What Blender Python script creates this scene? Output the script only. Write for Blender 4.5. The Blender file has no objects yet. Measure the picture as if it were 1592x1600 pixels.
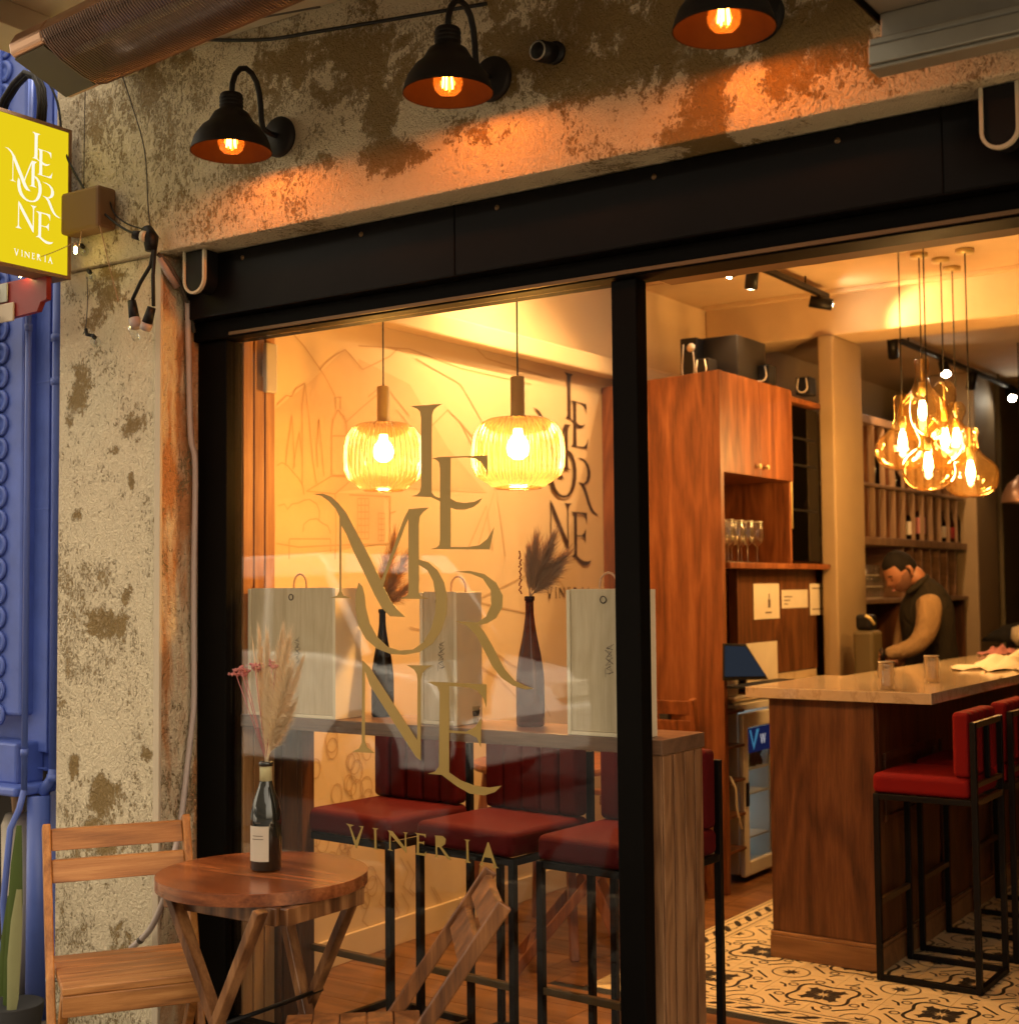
import bpy, bmesh, math, random
from mathutils import Vector, Matrix
from mathutils.geometry import tessellate_polygon
random.seed(7)
R = math.radians
S = bpy.context.scene
C = S.collection

# ------------------------------------------------------------------ camera
F, YAW, PIT, ROL, HC = 2166.0, R(34.43), R(3.06), R(-0.50), 1.5
fwd = Vector((-math.sin(YAW)*math.cos(PIT), math.cos(YAW)*math.cos(PIT), math.sin(PIT)))
_r = Vector((math.cos(YAW), math.sin(YAW), 0)); _u = _r.cross(fwd)
cr = _r*math.cos(ROL) + _u*math.sin(ROL); cu = -_r*math.sin(ROL) + _u*math.cos(ROL)
CAM = Vector((0, 0, HC))
cam = bpy.data.objects.new('camera', bpy.data.cameras.new('camera')); C.objects.link(cam)
M = Matrix((cr, cu, -fwd)).transposed().to_4x4(); M.translation = CAM
cam.matrix_world = M
cam.data.sensor_fit = 'HORIZONTAL'; cam.data.sensor_width = 36; cam.data.lens = F/1592*36
cam.data.clip_start = .05; cam.data.clip_end = 400
cam.data.dof.use_dof = True; cam.data.dof.focus_distance = 4.1; cam.data.dof.aperture_fstop = 3.4
S.camera = cam

# ------------------------------------------------------------------ world, sun, exposure
W = bpy.data.worlds.new('World'); S.world = W; W.use_nodes = True
nt = W.node_tree; nt.nodes.clear()
sky = nt.nodes.new('ShaderNodeTexSky'); sky.sky_type = 'NISHITA'; sky.sun_disc = False
sky.sun_elevation = R(58); sky.sun_rotation = R(35); sky.dust_density = 4; sky.air_density = 1.2
hs = nt.nodes.new('ShaderNodeHueSaturation'); hs.inputs['Saturation'].default_value = .22
mx = nt.nodes.new('ShaderNodeMix'); mx.data_type = 'RGBA'; mx.blend_type = 'MULTIPLY'; mx.inputs[0].default_value = 1
mx.inputs[7].default_value = (1.0, .82, .58, 1)
bg = nt.nodes.new('ShaderNodeBackground'); bg.inputs[1].default_value = .15
wo = nt.nodes.new('ShaderNodeOutputWorld')
nt.links.new(sky.outputs[0], hs.inputs['Color']); nt.links.new(hs.outputs[0], mx.inputs[6])
nt.links.new(mx.outputs[2], bg.inputs[0]); nt.links.new(bg.outputs[0], wo.inputs[0])
sun = bpy.data.objects.new('sun', bpy.data.lights.new('sun', 'SUN')); C.objects.link(sun)
sun.data.energy = 2.6; sun.data.angle = R(12); sun.data.color = (1, .9, .76)
sd = Vector((math.sin(R(35))*math.cos(R(58)), math.cos(R(35))*math.cos(R(58)), math.sin(R(58))))
sun.rotation_euler = sd.to_track_quat('Z', 'Y').to_euler()
S.view_settings.view_transform = 'Standard'; S.view_settings.look = 'None'
S.view_settings.exposure = 2.4; S.view_settings.gamma = 1
S.cycles.use_denoising = True
S.cycles.max_bounces = 10; S.cycles.transparent_max_bounces = 24; S.cycles.diffuse_bounces = 4
S.cycles.glossy_bounces = 4; S.cycles.sample_clamp_indirect = 6; S.cycles.caustics_reflective = False

def ray(x, y): return fwd + cr*(x-796)/F - cu*(y-800)/F
def aY(x, y, v): d = ray(x, y); return CAM + d*(v/d.y)          # where the photo's pixel meets a plane of the place
def aX(x, y, v): d = ray(x, y); return CAM + d*(v/d.x)
def aZ(x, y, v): d = ray(x, y); return CAM + d*((v-HC)/d.z)
def aD(x, y, v): return CAM + ray(x, y)*v

# ------------------------------------------------------------------ node materials
MATS = {}
class NT:
    def __init__(s, name):
        s.m = bpy.data.materials.new(name); s.m.use_nodes = True; s.t = s.m.node_tree; s.t.nodes.clear()
        s.out = s.n('ShaderNodeOutputMaterial'); s.tc = None; MATS[name] = s.m
    def n(s, t, **k):
        o = s.t.nodes.new(t)
        for a, b in k.items():
            if a[0] == '_': o.inputs[a[1:]].default_value = b
            else: setattr(o, a, b)
        return o
    def l(s, a, b): s.t.links.new(a, b)
    def obj(s):
        if not s.tc: s.tc = s.n('ShaderNodeTexCoord')
        return s.tc.outputs['Object']
    def mapping(s, sc, rot=(0, 0, 0), rnd=False):
        m = s.n('ShaderNodeMapping'); m.inputs['Scale'].default_value = sc; m.inputs['Rotation'].default_value = rot
        v = s.obj()
        if rnd:
            oi = s.n('ShaderNodeObjectInfo'); mm = s.n('ShaderNodeMath', operation='MULTIPLY'); mm.inputs[1].default_value = 17.3
            s.l(oi.outputs['Random'], mm.inputs[0]); ad = s.n('ShaderNodeVectorMath', operation='ADD')
            s.l(v, ad.inputs[0]); s.l(mm.outputs[0], ad.inputs[1]); v = ad.outputs[0]
        s.l(v, m.inputs['Vector']); return m.outputs[0]
    def noise(s, vec, scale, detail=4, rough=.5, dist=0.):
        o = s.n('ShaderNodeTexNoise'); o.inputs['Scale'].default_value = scale; o.inputs['Detail'].default_value = detail
        o.inputs['Roughness'].default_value = rough; o.inputs['Distortion'].default_value = dist
        s.l(vec, o.inputs['Vector']); return o.outputs['Fac']
    def ramp(s, fac, stops, interp='LINEAR'):
        o = s.n('ShaderNodeValToRGB'); e = o.color_ramp.elements; o.color_ramp.interpolation = interp
        while len(e) < len(stops): e.new(.5)
        for i, (p, c) in enumerate(stops):
            e[i].position = p; e[i].color = (c, c, c, 1) if not hasattr(c, '__len__') else (*c, 1)
        s.l(fac, o.inputs[0]); return o.outputs[0]
    def mix(s, f, a, b, mode='MIX'):
        o = s.n('ShaderNodeMix', data_type='RGBA', blend_type=mode)
        for v, i in ((f, 0), (a, 6), (b, 7)):
            if hasattr(v, 'is_output'): s.l(v, o.inputs[i])
            elif i == 0: o.inputs[0].default_value = v
            else: o.inputs[i].default_value = (*v, 1)
        return o.outputs[2]
    def math(s, op, a, b=None, clamp=False):
        o = s.n('ShaderNodeMath', operation=op, use_clamp=clamp)
        for i, v in ((0, a), (1, b)):
            if v is None: continue
            if hasattr(v, 'is_output'): s.l(v, o.inputs[i])
            else: o.inputs[i].default_value = v
        return o.outputs[0]
    def pbr(s, col, rough=.5, metal=0., spec=.5, bump=None, bstr=.3, bdist=.01, em=None, emcol=None, alpha=None, coat=0., trans=0.):
        p = s.n('ShaderNodeBsdfPrincipled')
        if hasattr(col, 'is_output'): s.l(col, p.inputs['Base Color'])
        else: p.inputs['Base Color'].default_value = (*col, 1)
        if hasattr(rough, 'is_output'): s.l(rough, p.inputs['Roughness'])
        else: p.inputs['Roughness'].default_value = rough
        p.inputs['Metallic'].default_value = metal; p.inputs['Specular IOR Level'].default_value = spec
        p.inputs['Coat Weight'].default_value = coat; p.inputs['Coat Roughness'].default_value = .15
        p.inputs['Transmission Weight'].default_value = trans
        if em: p.inputs['Emission Color'].default_value = (*(emcol or col), 1); p.inputs['Emission Strength'].default_value = em
        if bump is not None:
            b = s.n('ShaderNodeBump'); b.inputs['Strength'].default_value = bstr; b.inputs['Distance'].default_value = bdist
            s.l(bump, b.inputs['Height']); s.l(b.outputs[0], p.inputs['Normal'])
        s.l(p.outputs[0], s.out.inputs[0]); return p

def plain(name, col, rough=.5, metal=0., spec=.5, bscale=60, bstr=.08, var=.12, coat=0., em=None):
    t = NT(name); v = t.mapping((1, 1, 1), rnd=True)
    n = t.noise(v, bscale, 5, .6); n2 = t.noise(v, 6, 4, .6)
    c = t.mix(n2, tuple(x*(1-var) for x in col), tuple(min(1, x*(1+var)) for x in col))
    r = t.math('MULTIPLY_ADD', n2, .25*rough); t.t.nodes[-1].inputs[2].default_value = rough*.85
    t.pbr(c, r, metal, spec, n, bstr, .003, coat=coat, em=em, emcol=col); return t.m

def wood(name, dark, mid, light, axis='z', rough=.45, scale=1., contrast=.55, spec=.4, coat=0.):
    t = NT(name); st = {'x': (.06, 1, 1), 'y': (1, .06, 1), 'z': (1, 1, .06)}[axis]
    v = t.mapping(tuple(k*scale for k in st), rnd=True)
    f = t.noise(v, 95, 6, .72, .3); n = t.noise(v, 11, 5, .6, .6); b = t.noise(v, 4.5, 3, .5, 2.)
    st2 = {'x': (.16, 1, 1), 'y': (1, .16, 1), 'z': (1, 1, .16)}[axis]
    v2 = t.mapping(tuple(k*scale for k in st2), rnd=True); n0 = t.noise(v2, 3.0, 3, .42, .25)
    ring = t.math('MULTIPLY_ADD', t.math('SINE', t.math('MULTIPLY', n0, 62.)), .5); t.t.nodes[-1].inputs[2].default_value = .5   # growth rings cut lengthwise
    a = t.math('ADD', t.math('MULTIPLY', n, .42), t.math('MULTIPLY', ring, .11*contrast/.55)); a = t.math('ADD', a, t.math('MULTIPLY', f, .40))
    a = t.math('SUBTRACT', a, .05*(contrast/.55-1))
    c = t.ramp(a, [(.34, dark), (.50, mid), (.64, light)])
    c = t.mix(t.math('MULTIPLY', b, .35), c, tuple(x*.6 for x in mid), 'MIX')
    t.pbr(c, t.math('MULTIPLY_ADD', f, .2) if False else rough, 0, spec, f, .12, .003, coat=coat); return t.m

def cloth_mat(name, col, sc, st, dist=.02):
    t = NT(name); v = t.mapping((1, 1, .55)); n = t.noise(v, sc, 3, .5, 1.2); f = t.noise(v, 260, 3, .7); h = t.math('ADD', n, t.math('MULTIPLY', f, .04))
    c = t.mix(n, tuple(x*.72 for x in col), tuple(x*1.2 for x in col)); t.pbr(c, .9, 0, .15, h, st, dist); return t.m

def emit(name, col, st):
    t = NT(name); e = t.n('ShaderNodeEmission'); e.inputs[0].default_value = (*col, 1); e.inputs[1].default_value = st
    n = t.noise(t.mapping((1, 1, 1)), 3, 2); t.l(t.mix(n, tuple(x*.96 for x in col), col), e.inputs[0])
    t.l(e.outputs[0], t.out.inputs[0]); return t.m

def glass(name, tint=(1, 1, 1), ior=1.5, rough=0., haze=0., hazecol=(1, .6, .2), body=0., boost=1., edge=None, er=(.30, .95)):
    t = NT(name); tr = t.n('ShaderNodeBsdfTransparent')
    n = t.noise(t.mapping((1, 1, 1)), 5, 3)
    tc_ = t.mix(n, tuple(x*.98 for x in tint), tint)
    g = t.n('ShaderNodeBsdfGlossy'); g.inputs['Roughness'].default_value = rough
    ge = t.n('ShaderNodeNewGeometry'); dt = t.n('ShaderNodeVectorMath', operation='DOT_PRODUCT')   # same reflection from both sides of a thin pane
    t.l(ge.outputs['Normal'], dt.inputs[0]); t.l(ge.outputs['Incoming'], dt.inputs[1])
    f0 = ((ior-1)/(ior+1))**2
    fac = t.math('POWER', t.math('SUBTRACT', 1., t.math('ABSOLUTE', dt.outputs['Value'])), 5.)
    
    if edge:      # the slanted flank of a rib is a thicker layer of amber
        k_ = t.ramp(t.math('ABSOLUTE', dt.outputs['Value']), [(er[0], 1.), (er[1], 0.)]); tc_ = t.mix(k_, tc_, edge)
    t.l(tc_, tr.inputs[0])
    fac = t.math('ADD', t.math('MULTIPLY', fac, 1-f0), f0); fac = t.math('MULTIPLY', fac, boost, True)
    m = t.n('ShaderNodeMixShader'); t.l(fac, m.inputs[0]); src = tr.outputs[0]
    if haze:
        d = t.n('ShaderNodeBsdfTranslucent'); d.inputs[0].default_value = (*hazecol, 1)
        d2 = t.n('ShaderNodeBsdfDiffuse'); d2.inputs[0].default_value = (*hazecol, 1)
        mm = t.n('ShaderNodeMixShader'); mm.inputs[0].default_value = .35; t.l(d.outputs[0], mm.inputs[1]); t.l(d2.outputs[0], mm.inputs[2])
        m2 = t.n('ShaderNodeMixShader'); m2.inputs[0].default_value = haze; t.l(src, m2.inputs[1]); t.l(mm.outputs[0], m2.inputs[2]); src = m2.outputs[0]
    t.l(src, m.inputs[1]); t.l(g.outputs[0], m.inputs[2]); t.l(m.outputs[0], t.out.inputs[0]); return t.m

# ------------------------------------------------------------------ mesh helpers
class MB:
    def __init__(s): s.v = []; s.f = []; s.mi = []; s.sm = []
    def add(s, vs, fs, mi=0, sm=False):
        o = len(s.v); s.v += [Vector(p) for p in vs]; s.f += [tuple(i+o for i in f) for f in fs]
        s.mi += [mi]*len(fs); s.sm += [sm]*len(fs); return s
    def box(s, x0, x1, y0, y1, z0, z1, mi=0, rot=None, c=None):
        vs = [Vector((x, y, z)) for z in (z0, z1) for y in (y0, y1) for x in (x0, x1)]
        if rot is not None:
            c = Vector(c) if c is not None else Vector(((x0+x1)/2, (y0+y1)/2, (z0+z1)/2)); vs = [rot @ (p-c)+c for p in vs]
        return s.add(vs, [(0, 2, 3, 1), (4, 5, 7, 6), (0, 1, 5, 4), (2, 6, 7, 3), (0, 4, 6, 2), (1, 3, 7, 5)], mi)
    def bar(s, a, b, w, h, up=(0, 0, 1), mi=0, w2=None):
        a, b = Vector(a), Vector(b); d = (b-a).normalized(); up = Vector(up)
        x = d.cross(up).normalized(); y = x.cross(d).normalized(); vs = []
        for p, k in ((a, w), (b, w2 or w)):
            for sx, sy in ((-1, -1), (1, -1), (1, 1), (-1, 1)): vs.append(p + x*sx*k/2 + y*sy*h/2)
        return s.add(vs, [(0, 1, 2, 3), (7, 6, 5, 4), (0, 4, 5, 1), (1, 5, 6, 2), (2, 6, 7, 3), (3, 7, 4, 0)], mi)
    def tube(s, pts, r, n=8, mi=0, caps=True, sm=True):
        pts = [Vector(p) for p in pts]; rs = r if hasattr(r, '__len__') else [r]*len(pts); rings = []; px = None
        for i, p in enumerate(pts):
            d = (pts[min(i+1, len(pts)-1)] - pts[max(i-1, 0)]).normalized()
            if px is None: px = d.orthogonal().normalized()
            px = (px - d*px.dot(d)).normalized(); py = d.cross(px)
            rings.append([p + (px*math.cos(2*math.pi*k/n) + py*math.sin(2*math.pi*k/n))*rs[i] for k in range(n)])
        vs = [q for rg in rings for q in rg]
        fs = [(i*n+k, i*n+(k+1) % n, (i+1)*n+(k+1) % n, (i+1)*n+k) for i in range(len(pts)-1) for k in range(n)]
        if caps: fs += [tuple(reversed(range(n))), tuple((len(pts)-1)*n+k for k in range(n))]
        return s.add(vs, fs, mi, sm)
    def lathe(s, prof, c=(0, 0, 0), n=32, ax=(0, 0, 1), ribs=0, amp=0., mi=0, sm=True, cap=(False, False)):
        c = Vector(c); q = Vector((0, 0, 1)).rotation_difference(Vector(ax)); vs = []
        for (r, z) in prof:
            for k in range(n):
                a = 2*math.pi*k/n; rr = r*(1+amp*math.cos(a*ribs)) if ribs else r
                vs.append(c + q @ Vector((rr*math.cos(a), rr*math.sin(a), z)))
        m = len(prof); fs = [(i*n+k, i*n+(k+1) % n, (i+1)*n+(k+1) % n, (i+1)*n+k) for i in range(m-1) for k in range(n)]
        if cap[0]: fs.append(tuple(reversed(range(n))))
        if cap[1]: fs.append(tuple((m-1)*n+k for k in range(n)))
        return s.add(vs, fs, mi, sm)
    def poly(s, pts, th=None, mi=0):     # planar polygon, optionally thickened along vector th
        pts = [Vector(p) for p in pts]; tris = tessellate_polygon([pts]); n = len(pts)
        if th is None: return s.add(pts, [tuple(t) for t in tris], mi)
        th = Vector(th); vs = pts + [p+th for p in pts]
        fs = [tuple(t) for t in tris] + [tuple(i+n for i in reversed(t)) for t in tris] + [(i, (i+1) % n, (i+1) % n+n, i+n) for i in range(n)]
        return s.add(vs, fs, mi)
    def strip(s, pts, w, nrm, mi=0):     # flat ribbon following pts, lying in the plane with normal nrm
        pts = [Vector(p) for p in pts]; nrm = Vector(nrm); vs = []
        for i, p in enumerate(pts):
            d = (pts[min(i+1, len(pts)-1)] - pts[max(i-1, 0)]).normalized(); x = d.cross(nrm).normalized()*w/2; vs += [p-x, p+x]
        return s.add(vs, [(2*i, 2*i+1, 2*i+3, 2*i+2) for i in range(len(pts)-1)], mi)

def org(o):
    while o is not None:
        if 'org' in o: return Vector(o['org'])
        o = o.parent
    return Vector((0, 0, 0))

def build(mb, name, mat, parent=None, bev=0., sub=0, world=True, seg=2, fix=True):
    me = bpy.data.meshes.new(name); base = org(parent) if parent is not None else Vector((0, 0, 0))
    vs = [p-base for p in mb.v] if world else mb.v
    o = bpy.data.objects.new(name, me)
    if parent is None and world:     # origin at the thing's base
        lo = Vector((sum(p.x for p in vs)/len(vs), sum(p.y for p in vs)/len(vs), min(p.z for p in vs)))
        vs = [p-lo for p in vs]; o.location = lo; o['org'] = tuple(lo)
    me.from_pydata([tuple(p) for p in vs], [], mb.f)
    for m in (mat if isinstance(mat, (list, tuple)) else [mat]): me.materials.append(m)
    me.polygons.foreach_set('material_index', mb.mi); me.polygons.foreach_set('use_smooth', mb.sm)
    if fix:
        b = bmesh.new(); b.from_mesh(me); bmesh.ops.recalc_face_normals(b, faces=b.faces); b.to_mesh(me); b.free()
    me.update(); C.objects.link(o); o.parent = parent
    if bev: md = o.modifiers.new('bevel', 'BEVEL'); md.width = bev; md.segments = seg; md.limit_method = 'ANGLE'; md.angle_limit = R(40); md.harden_normals = False
    if sub: md = o.modifiers.new('sub', 'SUBSURF'); md.levels = sub; md.render_levels = sub
    return o

def thing(name, label, cat, loc=(0, 0, 0), rz=0., group=None):
    o = bpy.data.objects.new(name, None); C.objects.link(o); o.empty_display_size = .1
    o.location = loc; o.rotation_euler = (0, 0, rz); o['label'] = label; o['category'] = cat
    if group: o['group'] = group
    o['org'] = tuple(loc); return o
def tag(o, label, cat, group=None):
    o['label'] = label; o['category'] = cat
    if group: o['group'] = group
    return o
def struct(o): o['kind'] = 'structure'; return o
def tree_copy(o, loc=None, rz=None, label=None):
    kids = {}
    for x in C.objects: kids.setdefault(x.parent, []).append(x)
    def rec(s, p):
        c = s.copy(); C.objects.link(c); c.parent = p
        for k in kids.get(s, []): rec(k, c)
        return c
    c = rec(o, None)
    if loc is not None: c.location = loc; c['org'] = tuple(loc)
    if rz is not None: c.rotation_euler = (0, 0, rz)
    if label: c['label'] = label
    return c
def B(name, x0, x1, y0, y1, z0, z1, mat, parent=None, bev=.003, world=True):
    return build(MB().box(x0, x1, y0, y1, z0, z1), name, mat, parent, bev=bev, world=world)
def light(name, kind, loc, e, col, rad=.03, parent=None, aim=None, size=R(60), blend=.5):
    d = bpy.data.lights.new(name, kind); d.energy = e; d.color = col
    o = bpy.data.objects.new(name, d); C.objects.link(o); d.shadow_soft_size = rad
    if kind == 'SPOT': d.spot_size = size; d.spot_blend = blend
    o.location = loc
    if aim is not None: o.rotation_euler = (Vector(loc)-Vector(aim)).to_track_quat('Z', 'Y').to_euler()
    if parent is not None: o.parent = parent; o.location = Vector(loc)-org(parent)
    return o
WARM = (1., .50, .17); WARM2 = (1., .555, .215)

# ------------------------------------------------------------------ materials
def stucco(name, blobs, base=1., warm_spill=None, cover=0.):
    t = NT(name); geo = t.n('ShaderNodeNewGeometry'); P = geo.outputs['Position']
    big = t.noise(P, 2.2, 5, .58, .3); med = t.noise(P, 8, 9, .68, .35)
    mp = t.n('ShaderNodeMapping'); mp.inputs['Scale'].default_value = (1.25, 1, .8); t.l(P, mp.inputs['Vector'])
    f1 = t.noise(mp.outputs[0], 52, 4, .60, 1.5); f2 = t.noise(mp.outputs[0], 130, 3, .6, .8); f0 = t.noise(mp.outputs[0], 20, 4, .6, .8); vf = t.noise(P, 240, 3, .7)
    a = t.math('ADD', t.math('MULTIPLY', f1, .50), t.math('MULTIPLY', f2, .32)); a = t.math('ADD', a, t.math('MULTIPLY', f0, .18))
    thr = t.math('ADD', .425-cover, t.math('MULTIPLY', t.math('SUBTRACT', big, .5), .50)); thr = t.math('ADD', thr, t.math('MULTIPLY', t.math('SUBTRACT', med, .5), .42))
    acc = None
    for (bx, by, bz, rx, rz, st) in blobs:     # places where the pale top coat has worn off, each with a ragged outline of its own
        mpn = t.n('ShaderNodeMapping', vector_type='TEXTURE'); mpn.inputs['Location'].default_value = (bx, by, bz)
        mpn.inputs['Scale'].default_value = (rx, 1.2, rz); t.l(P, mpn.inputs['Vector'])
        ln = t.n('ShaderNodeVectorMath', operation='LENGTH'); t.l(mpn.outputs[0], ln.inputs[0])
        e = t.math('MULTIPLY', t.math('SUBTRACT', 1.25, ln.outputs['Value']), st)
        acc = e if acc is None else t.math('MAXIMUM', acc, e)
    if acc is not None:
        k = t.math('ADD', acc, t.math('MULTIPLY', t.math('SUBTRACT', med, .5), 4.2))
        k = t.math('ADD', k, t.math('MULTIPLY', t.math('SUBTRACT', f0, .5), 1.6))
        k = t.ramp(k, [(-.0, 0.), (1., 1.)]); k = t.math('POWER', k, .8); thr = t.math('ADD', thr, t.math('MULTIPLY', k, .30))
    d = t.math('ADD', t.math('SUBTRACT', a, thr), .5)
    flake = t.ramp(d, [(.475, 0.), (.525, 1.)]); half = t.ramp(d, [(.38, 0.), (.50, 1.)])
    cream = t.mix(vf, (.92*base, .80*base, .57*base), (.84*base, .69*base, .44*base))
    brown = t.mix(med, (.20*base, .125*base, .036*base), (.38*base, .25*base, .085*base))
    if warm_spill:  # streaks of spilled orange light painted into the cream
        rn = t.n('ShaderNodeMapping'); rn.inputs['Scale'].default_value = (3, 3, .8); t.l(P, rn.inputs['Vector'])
        k = t.ramp(t.noise(rn.outputs[0], 2.6, 6, .6, .5), [(.46, 0.), (.58, 1.)]); cream = t.mix(t.math('MULTIPLY', k, .8), cream, warm_spill)
    c = t.mix(half, brown, (.50*base, .365*base, .19*base)); c = t.mix(flake, c, cream)
    h = t.math('ADD', t.math('MULTIPLY', a, 1.6), t.math('MULTIPLY', flake, .30)); h = t.math('ADD', h, t.math('MULTIPLY', vf, .12))
    t.pbr(c, .6, 0, .35, h, 1., .024); return t.m

def spot(px, py, rx, rz, st=1., Y=3.05): p = aY(px, py, Y); return (p.x, Y, p.z, rx, rz, st)
m_stucco = stucco('stucco_wall_paint', [spot(560, 95, .13, .14), spot(600, 165, .10, .09), spot(890, 45, .26, .12), spot(900, 100, .14, .10), spot(1010, 70, .2, .14),
    spot(1090, 160, .10, .12), spot(640, 235, .22, .05), spot(445, 100, .16, .05, .7), spot(1330, 35, .22, .12), spot(1110, 215, .05, .05), spot(780, 60, .1, .05, .7),
    spot(300, 85, .08, .02, .5), spot(1250, 50, .12, .06)])
m_pillar = stucco('stucco_pillar_paint', [spot(203, 668, .07, .045, 1, 3.07), spot(175, 705, .06, .03, 1, 3.07), spot(205, 745, .02, .05, 1, 3.07), spot(118, 805, .03, .02, 1, 3.07),
    spot(165, 975, .08, .05, 1, 3.07), spot(200, 930, .03, .03, 1, 3.07), spot(115, 1195, .03, .04, 1, 3.07), spot(160, 1245, .09, .08, 1, 3.07),
    spot(165, 1320, .05, .05, .8, 3.07), spot(230, 1180, .04, .03, .9, 3.07), spot(120, 620, .05, .10, .55, 3.07), spot(160, 470, .10, .10, .5, 3.07), spot(190, 1500, .08, .07, .7, 3.07)], 1.06)
m_reveal = stucco('stucco_reveal_paint', [], 1.0, warm_spill=(.62, .22, .035))  # orange patches paint in the warm light from inside the bar
m_soffit = plain('soffit_plaster', (.56, .47, .34), .8, bscale=30, bstr=.15)
m_black = plain('black_frame_paint', (.0035, .0028, .0022), .55, spec=.05, bscale=120, bstr=.05, var=.3)
m_beam = plain('black_beam_paint', (.005, .0045, .0045), .3, spec=.09, bscale=14, bstr=.22, var=.3)
m_lamp = plain('lamp_black_metal', (.010, .008, .007), .6, .1, .3, bscale=300, bstr=.12)
m_lampin = plain('lamp_copper_inside', (.006, .0016, .0003), .7, 0, .08)
m_blackplastic = plain('black_plastic', (.007, .006, .006), .5, 0, .25)
m_cable = plain('black_cable_rubber', (.008, .007, .007), .6, 0, .3)
m_wire = plain('thin_wire', (.07, .055, .04), .6)
m_copperwire = plain('thin_copper_wire', (.45, .28, .16), .5, .4)
m_cream = plain('cream_plastic', (.62, .55, .40), .5)
m_conduit = plain('pale_conduit_plastic', (.42, .33, .30), .5)
m_hose = plain('pale_hose_plastic', (.44, .36, .32), .4)
m_blue = plain('blue_wall_paint', (.075, .125, .44), .5, bscale=14, bstr=.8, var=.4)
m_blue2 = plain('blue_pipe_paint', (.085, .14, .47), .42, bscale=60, bstr=.15, var=.15)
m_copper = plain('bronze_heater_metal', (.46, .27, .17), .34, .75, bscale=200, bstr=.02)
m_olive = plain('heater_end_cap_metal', (.10, .09, .045), .5, .2)
m_grill = plain('heater_grill_wire', (.22, .15, .12), .35, .7)
m_reflect = plain('heater_reflector', (.40, .32, .30), .22, .9, bscale=30, bstr=.1)
m_alu = plain('aged_aluminium', (.33, .32, .27), .45, .45, bscale=60, bstr=.12, var=.2)
m_panelgrey = plain('grey_roof_panel', (.22, .19, .15), .6, bscale=18, bstr=.3, var=.25)
m_brown = plain('brown_box_paint', (.19, .10, .045), .6)
m_darkwood = wood('weathered_brown_wood', (.06, .020, .007), (.20, .075, .022), (.38, .155, .050), 'z', .4, 1.6, .6, spec=.4)
m_chairwood = wood('acacia_chair_wood', (.22, .075, .015), (.50, .20, .045), (.68, .33, .095), 'z', .42, 1.5, .5)
m_chairwood_x = wood('acacia_slat_wood', (.18, .065, .016), (.43, .175, .048), (.60, .29, .095), 'x', .42, 1.5, .5)
m_tabletop = wood('acacia_table_wood', (.07, .018, .007), (.27, .078, .024), (.46, .165, .055), 'x', .24, .8, .5, spec=.5, coat=.2)
m_legwood = wood('varnished_leg_wood', (.07, .025, .010), (.22, .09, .032), (.40, .19, .075), 'z', .3, 1.4, 1.2, spec=.5, coat=.2)
m_orangewood = wood('orange_panel_wood', (.34, .15, .05), (.50, .25, .09), (.62, .34, .14), 'z', .5, 1.3)
m_skirt = wood('plain_skirting_wood', (.16, .07, .025), (.26, .12, .045), (.34, .17, .07), 'x', .4, 1.)
m_crystal = glass('sparkling_glass', (.95, .92, .88), 1.5, .03, haze=.05, hazecol=(.95, .85, .65), boost=3.)
m_walnut = wood('walnut_veneer', (.095, .026, .008), (.24, .078, .024), (.37, .14, .048), 'z', .42, 1.4, .5)
m_walnut_d = wood('dark_walnut_veneer', (.045, .015, .005), (.12, .042, .013), (.20, .08, .028), 'z', .42, 1.5, .6)
m_shelfedge = wood('shelf_edge_wood', (.16, .09, .05), (.25, .15, .085), (.33, .21, .12), 'z', .5, 1.6)
m_ledge = wood('window_counter_wood', (.09, .048, .026), (.19, .10, .055), (.28, .16, .09), 'x', .35, 1.6, .3)
m_ledgeside = wood('counter_panel_wood', (.15, .065, .026), (.28, .135, .058), (.37, .195, .09), 'z', .5, 2.2, .8)
m_palewood = wood('pale_box_pine', (.56, .43, .26), (.68, .55, .36), (.76, .64, .44), 'z', .6, 2.6, .35)
m_palewood2 = plain('pale_box_edge_pine', (.78, .67, .47), .6)
m_floorwood = wood('floor_plank_oak', (.11, .045, .016), (.21, .09, .032), (.30, .14, .052), 'x', .38, 1., coat=.1)
m_plankwall = plain('cream_interior_paint', (.66, .50, .30), .75, bscale=35, bstr=.06, var=.05)
m_ceiling = plain('interior_ceiling_plaster', (.58, .42, .25), .8, bscale=6, bstr=.12, var=.12)
m_mural = plain('mural_line_paint', (.50, .33, .17), .8)
m_muralshade = plain('mural_wash_paint', (.60, .42, .24), .8)
m_walllogo = plain('dark_logo_vinyl', (.05, .025, .015), .5)
m_gold = plain('gold_window_vinyl', (.37, .25, .065), .42, .15)
m_glass = glass('window_glass', (.97, .98, .97), 1.5, boost=.78)
m_brass = plain('brushed_brass', (.58, .46, .20), .38, .3, bscale=300, bstr=.02)
m_amberrib = glass('amber_ribbed_glass', (1., .80, .38), 1.5, .06, haze=.055, hazecol=(1., .66, .26), boost=2.6, edge=(.50, .20, .03))
m_amberclear = glass('amber_clear_glass', (1., .90, .66), 1.5, .02, haze=.012, hazecol=(1., .5, .12), boost=1.8, edge=(.72, .34, .07), er=(.05, .55))
m_clear = glass('clear_glass', (.93, .95, .93), 1.5, .02, boost=1.4)
m_bulb = emit('warm_bulb_glow', (1., .70, .30), 22)
m_bulb2 = emit('filament_glow', (1., .72, .30), 60)
m_bulbamber = glass('amber_bulb_glass', (1., .50, .16), 1.45, .02, haze=.022, hazecol=(1., .42, .1), boost=1.5)
m_fil = emit('edison_filament_glow', (1., .55, .16), 16)
m_fairy = emit('fairy_light_glow', (1., .75, .25), 12)
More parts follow.
